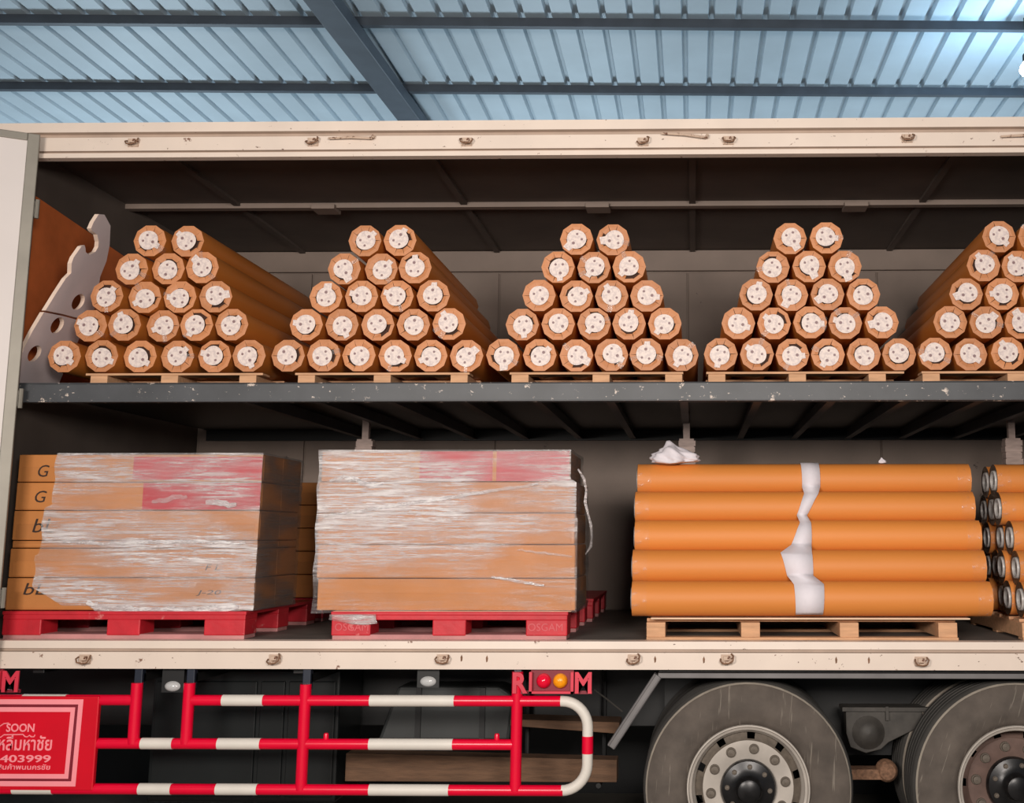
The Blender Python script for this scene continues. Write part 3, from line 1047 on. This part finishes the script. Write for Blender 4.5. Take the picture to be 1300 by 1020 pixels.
rowz = [2.744, 2.912, 3.064, 3.213, 3.368]
PILES = [
    ('leftmost upper pyramid', [[-3.321, -3.118, -2.921, -2.724, -2.527, -2.338], [-3.195, -3.005, -2.815, -2.625, -2.437], [-3.115, -2.915, -2.724, -2.532], [-2.992, -2.795, -2.607], [-2.909, -2.712]]),
    ('second upper pyramid from left', [[-2.130, -1.940, -1.755, -1.568, -1.380, -1.192], [-2.047, -1.857, -1.668, -1.478, -1.285], [-1.949, -1.758, -1.567, -1.374], [-1.858, -1.660, -1.473], [-1.753, -1.563]]),
    ('middle upper pyramid', [[-0.995, -0.803, -0.612, -0.427, -0.243, -0.058], [-0.90, -0.71, -0.52, -0.335, -0.147], [-0.814, -0.618, -0.430, -0.244], [-0.712, -0.523, -0.335], [-0.617, -0.424]]),
    ('fourth upper pyramid from left', [[0.146, 0.335, 0.522, 0.707, 0.893, 1.078], [0.24, 0.428, 0.615, 0.80, 0.988], [0.335, 0.522, 0.710, 0.899], [0.425, 0.617, 0.806], [0.518, 0.710]]),
    ('rightmost upper pyramid', [[1.263, 1.450, 1.638, 1.826, 2.013, 2.20], [1.346, 1.537, 1.725, 1.914, 2.10], [1.438, 1.627, 1.815, 2.005], [1.531, 1.720, 1.91], [1.618, 1.806]]),
]


def front_parts(roll, rnd, tape_p=0.3, special=None):
    a = rnd.uniform(-0.2, 0.2)
    c = link('end_cap', CAPS[rnd.randrange(8)], roll)
    c.rotation_euler = (0, 2 * PI * rnd.randrange(10) / 10, 0)
    lb = link('end_label', LABELS[rnd.randrange(7)], roll)
    lb.rotation_euler = (0, rnd.uniform(0, 2 * PI), 0)
    lb.location = (rnd.uniform(-0.008, 0.008), -0.001, rnd.uniform(-0.009, 0.007))
    for q in range(2):
        if rnd.random() < tape_p:
            t = link('tape', TAPES[rnd.randrange(3)], roll)
            t.rotation_euler = (0, rnd.uniform(0, 2 * PI), 0)


def settle(rows, r, zmin):
    """let the measured stack settle until no two rolls press into each other"""
    pts = [[x, rowz[ri], ri] for ri, xs in enumerate(rows) for x in xs]
    for _ in range(400):
        for a in range(len(pts)):
            for c in range(a + 1, len(pts)):
                dx, dz = pts[c][0] - pts[a][0], pts[c][1] - pts[a][1]
                d_ = math.hypot(dx, dz)
                if d_ < 2 * r:
                    k = (2 * r - d_) / d_ / 2
                    pts[a][0] -= dx * k
                    pts[a][1] -= dz * k
                    pts[c][0] += dx * k
                    pts[c][1] += dz * k
        for p in pts:
            p[1] = max(p[1], zmin)
    out = [[] for _ in rows]
    for x, z, ri in pts:
        out[ri].append((x, z))
    return out


rnd = random.Random(11)
for pname, rows in PILES:
    for ri, xs in enumerate(settle(rows, RR + 0.0004, 2.654 + RR)):
        for i, (x, z) in enumerate(xs):
            y = 0.10 + rnd.uniform(-0.015, 0.02)
            o = link('paper_roll', BODY)
            o.location = (x, y, z)
            if ri == 4:
                lab = f'kraft-paper roll, {"left" if i == 0 else "right"} one of the top pair of {pname}'
            else:
                lab = f'kraft-paper roll, {ORD[i + 1]} from left in {ROWN[ri]} of {pname}'
            tag(o, lab, 'paper roll', 'kraft-paper rolls in the ' + pname)
            front_parts(o, rnd)


# ---- pallets under the upper pyramids
def skid(name, label, x0, x1, y0, y1, z0, z1, group, blocks, board=0.014, m='wood', bw=0.09, bottom=False, inset=0.0):
    p = empty(name, ((x0 + x1) / 2, (y0 + y1) / 2, z0))
    tag(p, label, 'pallet', group)

    def P(o):
        o.parent = p
        o.matrix_parent_inverse = Matrix.Translation(p.location).inverted()
        return o
    zb = z0
    if bottom:
        for yy in (y0, (y0 + y1 - 0.09) / 2, y1 - 0.09):
            P(box_obj('bottom_board', x0, x1, yy, yy + 0.09, z0, z0 + 0.014, m, None, 0.002))
        zb = z0 + 0.014
    for bx in blocks:
        P(box_obj('bearer', bx - bw / 2, bx + bw / 2, y0 + 0.003, y1 - 0.003, zb, z1 - board, m, None, 0.003))
    n = 6
    for k in range(n):
        yy = y0 + inset + (y1 - y0 - inset - 0.1) * k / (n - 1)
        P(box_obj('deck_board', x0, x1, yy, yy + 0.1, z1 - board, z1, m, None, 0.002))
    return p


for i, (nm_, x0, x1, bl) in enumerate((('leftmost', -3.20, -2.26, (-3.13, -2.755, -2.34)), ('second', -2.09, -1.17, (-2.03, -1.63, -1.225)), ('middle', -0.96, -0.05, (-0.905, -0.48, -0.10)),
                                       ('fourth', 0.07, 1.10, (0.125, 0.545, 0.96)), ('rightmost', 1.19, 2.24, (1.24, 1.68, 2.15)))):
    skid('wooden_pallet', f'low wooden pallet on the middle deck under the {nm_} pyramid', x0, x1, 0.10, 1.75, 2.586, 2.653, 'low pallets on the middle deck', bl, 0.012)

# ---- notched grey boards left of the first pyramid
U = [(-0.017, 3.494), (0.03, 3.505), (0.074, 3.49), (0.127, 3.471), (0.206, 3.383), (0.25, 3.305), (0.267, 3.221), (0.296, 3.175), (0.347, 3.106), (0.378, 3.023), (0.34, 2.992), (0.274, 2.989), (0.12, 2.982), (-0.032, 2.971),
     (-0.02, 3.07), (-0.007, 3.148), (0.013, 3.182), (-0.025, 3.225), (-0.033, 3.256), (-0.018, 3.319), (0.0, 3.33), (0.019, 3.32), (0.04, 3.302), (0.08, 3.297), (0.117, 3.324), (0.118, 3.352), (0.099, 3.376), (0.056, 3.403), (0.02, 3.405), (-0.001, 3.409), (-0.019, 3.416), (-0.024, 3.45)]
L = [(-0.037, 2.961), (0.12, 2.973), (0.274, 2.979), (0.368, 2.932), (0.374, 2.8), (0.397, 2.65), (0.39, 2.6), (0.05, 2.6), (-0.02, 2.66), (-0.043, 2.774), (-0.047, 2.855)]


def circ(cy, cz, ry, rz, n=18):
    return [(cy + ry * math.cos(-2 * PI * i / n), cz + rz * math.sin(-2 * PI * i / n)) for i in range(n)]


def board_place(a, b2, t):
    return (-3.553 + 0.445 * (b2 - 2.585) - t, a + 0.03, b2)


for polys, lab in (([U, circ(0.194, 3.064, 0.052, 0.043)], 'grey notched board with hooked top leaning beside the leftmost pyramid'),
                   ([L, circ(0.123, 2.921, 0.051, 0.043), circ(0.061, 2.758, 0.05, 0.043)], 'grey board with two round holes at bottom left of middle deck')):
    o = link('notched_board', plate_mesh('notched_board', polys, 0.022, ['grey_board', 'board_edge'], board_place))
    tag(o, lab, 'board', 'grey notched boards')


# ---- red plastic pallets on the lower deck
def plastic_pallet(x0, x1, y0, y1, label, words=None):
    z0, z1 = 1.285, 1.425
    p = empty('plastic_pallet', ((x0 + x1) / 2, (y0 + y1) / 2, z0))
    tag(p, label, 'pallet', 'red plastic pallets on the lower deck')

    def P(o):
        o.parent = p
        o.matrix_parent_inverse = Matrix.Translation(p.location).inverted()
        return o
    w = x1 - x0
    xs = ((x0, x0 + 0.20), ((x0 + x1) / 2 - 0.085, (x0 + x1) / 2 + 0.085), (x1 - 0.21, x1))
    ys = ((y0, y0 + 0.16), ((y0 + y1) / 2 - 0.08, (y0 + y1) / 2 + 0.08), (y1 - 0.16, y1))
    blk = []
    for a, c in xs:
        for d_, e in ys:
            blk.append(P(box_obj('pallet_block', a, c, d_, e, z0 + 0.02, z1 - 0.04, 'red_plastic', None, 0.006)))
    for d_, e in ys:
        P(box_obj('bottom_skid', x0 + 0.004, x1 - 0.004, d_ + 0.006, e - 0.006, z0, z0 + 0.026, 'pale_wear', None, 0.004))
    top = MB().box(x0 - 0.004, x1 + 0.004, y0 - 0.003, y1 + 0.003, z1 - 0.018, z1)
    P(top.build('pallet_deck', 'red_plastic', None, None, 0.004))
    for d_, e in ys:
        P(box_obj('deck_rib', x0, x1, d_, e, z1 - 0.042, z1 - 0.016, 'red_plastic', None, 0.004))
    if words:
        for (a, c), s in words:
            P(text_obj('moulded_lettering', s, 'moulded_red', None, a, c, z0 + 0.045, z0 + 0.082, y0, 0.003))
    return p


plastic_pallet(-3.52, -2.275, 0.085, 1.17, 'red plastic pallet under the leftmost film-wrapped carton stack')
plastic_pallet(-1.835, -0.637, 0.085, 1.17, 'red plastic pallet under the middle film-wrapped carton stack', [((-0.835, -0.66), 'OSGAM'), ((-1.815, -1.645), 'OSGAM')])
plastic_pallet(-3.52, -2.275, 1.30, 2.36, 'red plastic pallet at back of lower deck behind the left carton stack')
plastic_pallet(-1.835, -0.615, 1.30, 2.36, 'empty red plastic pallet against back wall behind the middle carton stack')


# ---- cartons
def carton(x0, x1, y0, y1, z0, z1, label, group, red=(), marks=(), lean=0.0):
    c = MB()
    g = 0.002
    c.box(x0, x1, y0, y1, z0 + g, z1 - g)
    for i, p in enumerate(c.v):
        c.v[i] = (p[0] + lean * (p[2] - z0), p[1], p[2])
    o = c.build('carton', 'carton', None, None, 0.005)
    tag(o, label, 'carton', group)
    # folded side flaps on the long face and the end
    f = MB()
    f.box(x0 + 0.02, x1 - 0.02, y0 - 0.002, y0 + 0.001, z0 + 0.01, z0 + (z1 - z0) * 0.55)
    f.build('carton_flap', 'carton', o, None, 0.001)
    f = MB()
    ym = (y0 + y1) / 2
    f.box(x1 - 0.001, x1 + 0.002, y0 + 0.015, ym - 0.002, z0 + 0.01, z1 - 0.01)
    f.build('carton_flap', 'carton', o, None, 0.001)
    f = MB()
    f.box(x1 - 0.001, x1 + 0.002, ym + 0.002, y1 - 0.015, z0 + 0.01, z1 - 0.01)
    f.build('carton_flap', 'carton', o, None, 0.001)
    for a, b_, lo, hi in red:
        box_obj('red_print', a, b_, y0 - 0.003, y0 + 0.001, z0 + (z1 - z0) * lo, z0 + (z1 - z0) * hi, 'red_print', o)
    for s, a, b_, lo, hi in marks:
        text_obj('marker_writing', s, 'marker_ink', o, a, b_, lo, hi, y0 - 0.002, 0.0012, shear=0.2)
    return o


G1 = 'cartons in the leftmost wrapped stack'
Y0, Y1 = 0.12, 0.70
carton(-3.535, -2.252, Y0, Y1, 1.427, 1.592, 'bottom carton of leftmost wrapped stack, marked bL in marker', G1, marks=[('bL', -3.445, -3.33, 1.505, 1.565), ('J-20', -2.55, -2.42, 1.50, 1.53)])
carton(-3.532, -2.250, Y0, Y1, 1.592, 1.742, 'plain carton second from bottom in leftmost wrapped stack', G1, marks=[('F L.', -2.51, -2.42, 1.63, 1.66)])
carton(-3.53, -2.248, Y0 + 0.008, Y1, 1.742, 1.782, 'thin flat carton halfway up the leftmost wrapped stack', G1)
carton(-3.53, -2.246, Y0, Y1, 1.782, 1.936, 'third carton from top of leftmost wrapped stack, marked bL', G1, marks=[('bL', -3.425, -3.31, 1.822, 1.893)])
carton(-3.528, -2.244, Y0, Y1, 1.936, 2.082, 'second carton from top of leftmost wrapped stack, marked G, red right end', G1, red=[(-2.86, -2.2455, 0.03, 0.97)], marks=[('G', -3.425, -3.365, 1.977, 2.038)])
carton(-3.527, -2.242, Y0, Y1, 2.082, 2.228, 'top carton of leftmost wrapped stack, marked G, bright red right end', G1, red=[(-2.92, -2.2435, 0.08, 0.90)], marks=[('G', -3.420, -3.362, 2.110, 2.172)])
G2 = 'cartons in the middle wrapped stack'
carton(-1.925, -0.602, Y0, Y1, 1.427, 1.590, 'bottom carton of middle wrapped stack, the most orange one', G2)
carton(-1.934, -0.606, Y0, Y1, 1.590, 1.761, 'second carton from bottom in middle wrapped stack', G2)
carton(-1.940, -0.610, Y0, Y1, 1.761, 1.922, 'third carton from bottom in middle wrapped stack', G2)
carton(-1.943, -0.614, Y0, Y1, 1.922, 2.083, 'second carton from top in middle wrapped stack', G2)
carton(-1.932, -0.640, Y0, Y1, 2.083, 2.243, 'top carton of middle wrapped stack with red print', G2, red=[(-1.42, -1.04, 0.02, 0.98), (-1.02, -0.642, 0.02, 0.98)])
G3 = 'cartons stacked behind the gap'
zz = 1.427
for k, w in enumerate(('bottom carton of', 'second carton up in', 'middle carton of', 'fourth carton up in', 'top carton of')):
    jx = (0.0, -0.02, 0.0, 0.008, -0.005)[k]
    carton(-3.50 + jx, -2.30 + jx, 1.33, 2.0, zz, zz + 0.142, w + ' the stack deep behind the gap between wrapped stacks', G3)
    zz += 0.1425


# ---- stretch film round the two front stacks
def film(name, label, xl, xr, side_y, z_lo, z_hi, front_y, seed, xl_fn, hem_fn, mats, xr_fn):
    rnd2 = random.Random(seed)
    b = MB()
    nz, nx, ns = 44, 40, 12
    rows = []
    ph = [rnd2.uniform(0, 6.28) for _ in range(nz + 1)]
    for k in range(nz + 1):
        t = k / nz
        row = []
        for i in range(nx + 1):
            s = i / nx
            x0 = xl_fn(z_lo + t * (z_hi - z_lo))
            x1 = xr_fn(z_lo + t * (z_hi - z_lo))
            x = x0 + s * (x1 - x0)
            z = hem_fn(x) + t * (z_hi - hem_fn(x))
            y = front_y + 0.0028 * math.sin(k * 2.1 + 3.0 * s + ph[k]) + 0.0022 * math.sin(9 * s + ph[k] * 1.7) + rnd2.uniform(-0.001, 0.001)
            row.append((x, y, z))
        for i in range(1, ns + 1):
            s = i / ns
            x1 = xr_fn(z_lo + t * (z_hi - z_lo))
            y = front_y + s * (side_y - front_y)
            x = x1 + 0.004 + 0.003 * math.sin(k * 1.3 + 7 * s + ph[k])
            z = row[nx][2]
            row.append((x, y, z))
        rows.append(row)
    w = nx + ns + 1
    b.add([p for r in rows for p in r], [])
    for k in range(nz):
        for i in range(w - 1):
            b.f.append((k * w + i, k * w + i + 1, (k + 1) * w + i + 1, (k + 1) * w + i))
            b.m.append(0 if i < nx else 1)
    o = b.build(name, mats, None, 60)
    tag(o, label, 'plastic film', 'stretch film round carton stacks')
    return o


def hem1(x):
    if x < -3.08:
        return 1.452
    return 1.425 - 0.022 * math.sin(min(1, max(0, (x + 3.08) / 0.75)) * PI) - 0.004 * math.sin(x * 31)


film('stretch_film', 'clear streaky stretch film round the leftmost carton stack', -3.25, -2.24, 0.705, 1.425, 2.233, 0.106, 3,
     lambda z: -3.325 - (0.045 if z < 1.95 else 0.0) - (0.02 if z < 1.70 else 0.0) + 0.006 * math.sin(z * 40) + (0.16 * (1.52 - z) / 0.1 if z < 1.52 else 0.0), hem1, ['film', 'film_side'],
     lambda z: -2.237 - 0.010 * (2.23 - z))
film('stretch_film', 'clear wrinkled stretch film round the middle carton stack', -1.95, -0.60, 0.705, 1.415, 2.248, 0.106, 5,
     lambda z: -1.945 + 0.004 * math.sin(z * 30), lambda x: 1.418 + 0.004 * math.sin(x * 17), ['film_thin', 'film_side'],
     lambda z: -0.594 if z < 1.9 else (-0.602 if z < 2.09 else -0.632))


def film_fold(parent, pts, r, flat=0.3):
    b = MB().tube([(x, 0.0, z) for x, z in pts], [r * (0.5 + 0.5 * math.sin(PI * (0.08 + 0.84 * i / (len(pts) - 1)))) for i in range(len(pts))], 7)
    b.v = [(p[0], 0.099 + p[1] * flat, p[2]) for p in b.v]
    return b.build('film_fold', 'film_bunch', parent, 50)


def wavy(x0, x1, zf, amp, seed, n=26):
    q = random.Random(seed)
    return [(x0 + (x1 - x0) * i / n, zf(x0 + (x1 - x0) * i / n) + q.uniform(-amp, amp)) for i in range(n + 1)]


F1, F2 = [o for o in COL.objects if o.name.startswith('stretch_film')]
film_fold(F1, wavy(-3.10, -2.32, lambda x: hem1(x) + 0.022, 0.004, 1), 0.020)
film_fold(F1, wavy(-3.02, -2.40, lambda x: hem1(x) + 0.006, 0.003, 2), 0.012)
film_fold(F1, wavy(-3.25, -2.30, lambda x: 1.772 + 0.004 * math.sin(x * 9), 0.004, 3), 0.010)
film_fold(F1, wavy(-2.80, -2.62, lambda x: 1.985 + 0.12 * (x + 2.8), 0.008, 4, 10), 0.014)
film_fold(F1, wavy(-2.52, -2.36, lambda x: 1.975 - 0.1 * (x + 2.5), 0.006, 5, 8), 0.016)
film_fold(F2, wavy(-1.90, -0.80, lambda x: 1.905 + 0.15 * (x + 1.9), 0.003, 6), 0.010)
film_fold(F2, wavy(-1.03, -0.76, lambda x: 1.60 - 0.16 * (x + 1.03), 0.003, 7, 12), 0.008)
film_fold(F2, wavy(-0.90, -0.62, lambda x: 1.735 - 0.12 * (x + 0.9), 0.003, 8, 12), 0.006)
film_fold(F2, wavy(-1.88, -1.60, lambda x: 2.085 + 0.02 * math.sin(x * 20), 0.006, 9, 12), 0.012)


def ribbon(name, pts, width, m, label, cat, thick=0.004):
    """loose strip of film or sheet along pts; width vector per strip"""
    b = MB()
    n = len(pts)
    wv = Vector(width)
    v = []
    for p in pts:
        p = Vector(p)
        v += [p - wv / 2, p + wv / 2, p + wv / 2 + Vector((0, thick, 0)), p - wv / 2 + Vector((0, thick, 0))]
    f = []
    for i in range(n - 1):
        a, c = i * 4, i * 4 + 4
        for j in range(4):
            f.append((a + j, a + (j + 1) % 4, c + (j + 1) % 4, c + j))
    f += [(0, 1, 2, 3), tuple((n - 1) * 4 + j for j in (3, 2, 1, 0))]
    b.add(v, f)
    o = b.build(name, m, None, 60)
    tag(o, label, cat)
    return o


# torn film strand hanging down the right of the middle stack, film scrap on its pallet
MB2 = MB().tube([(-0.60, 0.16, 2.15), (-0.57, 0.18, 2.10), (-0.56, 0.2, 2.04), (-0.565, 0.2, 1.98), (-0.55, 0.2, 1.92), (-0.535, 0.22, 1.86), (-0.53, 0.22, 1.80), (-0.535, 0.22, 1.75), (-0.56, 0.2, 1.71)],
                [0.005, 0.008, 0.006, 0.009, 0.006, 0.008, 0.006, 0.008, 0.003], 6)
tag(MB2.build('film_strand', 'film_bunch', None, 40), 'twisted white film strand dangling right of the middle carton stack', 'plastic film')
b = MB()
n = 10
for i in range(n + 1):
    s = i / n
    x = -1.84 + 0.235 * s
    b.v += [(x, 0.070 - 0.01 * math.sin(s * 9), 1.412), (x, 0.066 - 0.012 * math.sin(s * 5 + 1), 1.388), (x + 0.008, 0.070, 1.372 + 0.012 * math.sin(s * PI * 1.2 + 2.2))]
for i in range(n):
    for j in range(2):
        b.f.append((i * 3 + j, i * 3 + 3 + j, i * 3 + 4 + j, i * 3 + 1 + j))
        b.m.append(0)
o = b.build('film_scrap', 'film', None, 60)
md = o.modifiers.new('thickness', 'SOLIDIFY')
md.thickness = 0.003
tag(o, 'crumpled pale film scrap over left block of middle red pallet', 'plastic film')
o = box_obj('slip_sheet', -1.83, -0.62, 0.092, 0.72, 1.4253, 1.4268, 'board_white')
tag(o, 'thin pale sheet under the middle wrapped carton stack', 'sheet')

# ---- long rolls on the lower deck
skid('wooden_pallet', 'pale wooden pallet under the strapped orange rolls', -0.238, 1.332, 0.10, 1.19, 1.285, 1.388, 'wooden pallets on the lower deck', (-0.19, 0.288, 0.785, 1.28), 0.016, 'wood', 0.095, True, 0.06)
skid('wooden_pallet', 'wooden pallet under the far right orange rolls', 1.655, 3.20, 0.10, 1.19, 1.285, 1.388, 'wooden pallets on the lower deck', (1.70, 2.18, 2.66, 3.13), 0.016, 'wood', 0.095, True, 0.06)
o = box_obj('slip_sheet', -0.215, 1.39, 0.09, 1.19, 1.3885, 1.395, 'board_white')
tag(o, 'thin pale board between wooden pallet and the strapped orange rolls', 'sheet')

RA = 0.0902
LBODY = body_mesh('long_paper_roll', 'kraft_orange', 1.815, RA)
LBODY2 = body_mesh('long_paper_roll', 'kraft_orange', 1.80, RA)


def film_end_mesh(r):
    b = MB()
    b.lathe([(r * 0.99, -0.001, 1), (r * 0.80, 0.004, 1), (r * 0.62, 0.006, 0), (r * 0.60, -0.006, 0), (r * 0.48, -0.006, 0), (r * 0.46, 0.01, 1), (0.002, 0.012, 1)], n=20)
    return b.mesh('end_cap', ['end_core', 'end_film'], 40)


M['end_core'] = mat('pale_core_tube', srgb(196, 190, 186), 0.35, var=0.15, scale=40)
M['end_film'] = mat('bunched_dark_film', srgb(84, 66, 54), 0.25, var=0.5, scale=60, bump=0.6, bscale=70)
ECAP = film_end_mesh(RA)
KCAP = CAPS[3]
rzA = [1.489, 1.645, 1.800, 1.955, 2.110]
rnd = random.Random(5)
EDGE = MB().lathe([(RA * 1.004, 0.0), (RA * 1.006, 0.022), (RA * 1.0, 0.075)], n=20).mesh('edge_tape', 'edge_film', 40)
for ri in range(5):
    for i in range(6 - ri):
        y = 0.145 + 0.095 * ri + 0.19 * i
        x = -0.312 + (0.0, -0.002, 0.004, 0.0, 0.008)[ri] + (0 if i == 0 else rnd.uniform(-0.02, 0.02))
        o = link('long_paper_roll', LBODY)
        o.location = (x, y, rzA[ri])
        o.rotation_euler = (rnd.uniform(0, 6), 0, 0) if False else (0, 0, -PI / 2)
        if i == 0:
            tag(o, ('lowest orange roll at front of the white-strapped lower pile', 'second lowest orange roll on front of the white-strapped lower pile',
                    'third orange roll up on front of the white-strapped lower pile', 'fourth orange roll up on front of the white-strapped lower pile',
                    'topmost orange roll at front of the white-strapped lower pile')[ri], 'paper roll', 'orange rolls in the strapped pile')
        else:
            tag(o, f'orange roll, {ORD[i + 1]} from the front in {ROWN[ri]} of white-strapped lower pile', 'paper roll', 'orange rolls in the strapped pile')
        c = link('end_cap', ECAP, o)
        e = link('edge_tape', EDGE, o)
        e = link('edge_tape', EDGE, o)
        e.location = (0, 1.816, 0)
        e.rotation_euler = (0, 0, PI)
for ri in range(5):
    for i in range(6 - ri):
        y = 0.145 + 0.095 * ri + 0.19 * i
        o = link('long_paper_roll', LBODY2)
        o.location = (1.66 + rnd.uniform(-0.02, 0.015), y, rzA[ri] - 0.004)
        o.rotation_euler = (0, 0, -PI / 2)
        tag(o, f'orange roll end, {ORD[i + 1]} from the front in {ROWN[ri]} of far right lower pile', 'paper roll', 'orange rolls in the far right pile')
        c = link('end_cap', ECAP, o)
        c.rotation_euler = (0, rnd.uniform(0, 6), 0)
        link('edge_tape', EDGE, o)

# white foam strap draped down the front of the strapped pile
SEG = [  # per roll from the top: (x left/right at upper edge, x left/right at lower edge)
    (0.590, 0.690, 0.592, 0.690), (0.596, 0.672, 0.552, 0.606), (0.562, 0.620, 0.512, 0.618), (0.450, 0.612, 0.480, 0.614), (0.508, 0.660, 0.515, 0.652)]
b = MB()
first = True
rs = RA + 0.004
rings = []
for k in range(5):
    ri = 4 - k
    cy, cz = 0.145 + 0.095 * ri, rzA[ri]
    a0, a1 = (80, 206) if k == 0 else (128, 206)
    if k == 4:
        a1 = 235
    for q in range(9):
        t = q / 8
        a = rad(a0 + (a1 - a0) * t)
        y, z = cy + rs * math.cos(a), cz + rs * math.sin(a)
        l_ = SEG[k][0] + (SEG[k][2] - SEG[k][0]) * t
        r_ = SEG[k][1] + (SEG[k][3] - SEG[k][1]) * t
        rings.append((l_, r_, y, z))
n = len(rings)
b.add([p for l_, r_, y, z in rings for p in ((l_, y, z), (r_, y, z))], [(2 * i, 2 * i + 1, 2 * i + 3, 2 * i + 2) for i in range(n - 1)])
o = b.build('foam_strap', 'foam', None, 24)
md = o.modifiers.new('thickness', 'SOLIDIFY')
md.thickness = 0.003
md.offset = 0
tag(o, 'white foam strap draped down the front of the orange rolls', 'strap')


def rag(name, c, sx, sy, sz, seed, label, cat):
    bm = bmesh.new()
    bmesh.ops.create_icosphere(bm, subdivisions=4, radius=1.0)
    r2 = random.Random(seed)
    ph = [r2.uniform(0, 6.28) for _ in range(6)]
    for v in bm.verts:
        p = v.co.copy()
        k = 1 + 0.10 * math.sin(7 * p.x + ph[0] + 2 * p.z) + 0.10 * math.sin(9 * p.y + ph[1] + 3 * p.x) + 0.07 * math.sin(15 * p.z + 8 * p.x + ph[2])
        p *= k
        peak = 0.55 + 0.45 * math.exp(-((p.x + 0.25) ** 2) * 2.2)
        v.co = Vector((p.x * sx, p.y * sy, max(p.z, -0.35) * sz * peak)) + Vector(c)
    me = bpy.data.meshes.new(name)
    bm.to_mesh(me)
    bm.free()
    me.materials.append(M['foam'])
    me.polygons.foreach_set('use_smooth', [True] * len(me.polygons))
    o = link(name, me)
    tag(o, label, cat)
    return o


rag('foam_rag', (-0.10, 0.48, 2.225), 0.118, 0.085, 0.085, 3, 'crumpled white foam rag on top left of the orange rolls', 'rag')
rag('foam_tuft', (1.04, 0.50, 2.208), 0.018, 0.014, 0.022, 8, 'tiny white foam tuft on top of the orange rolls', 'rag')
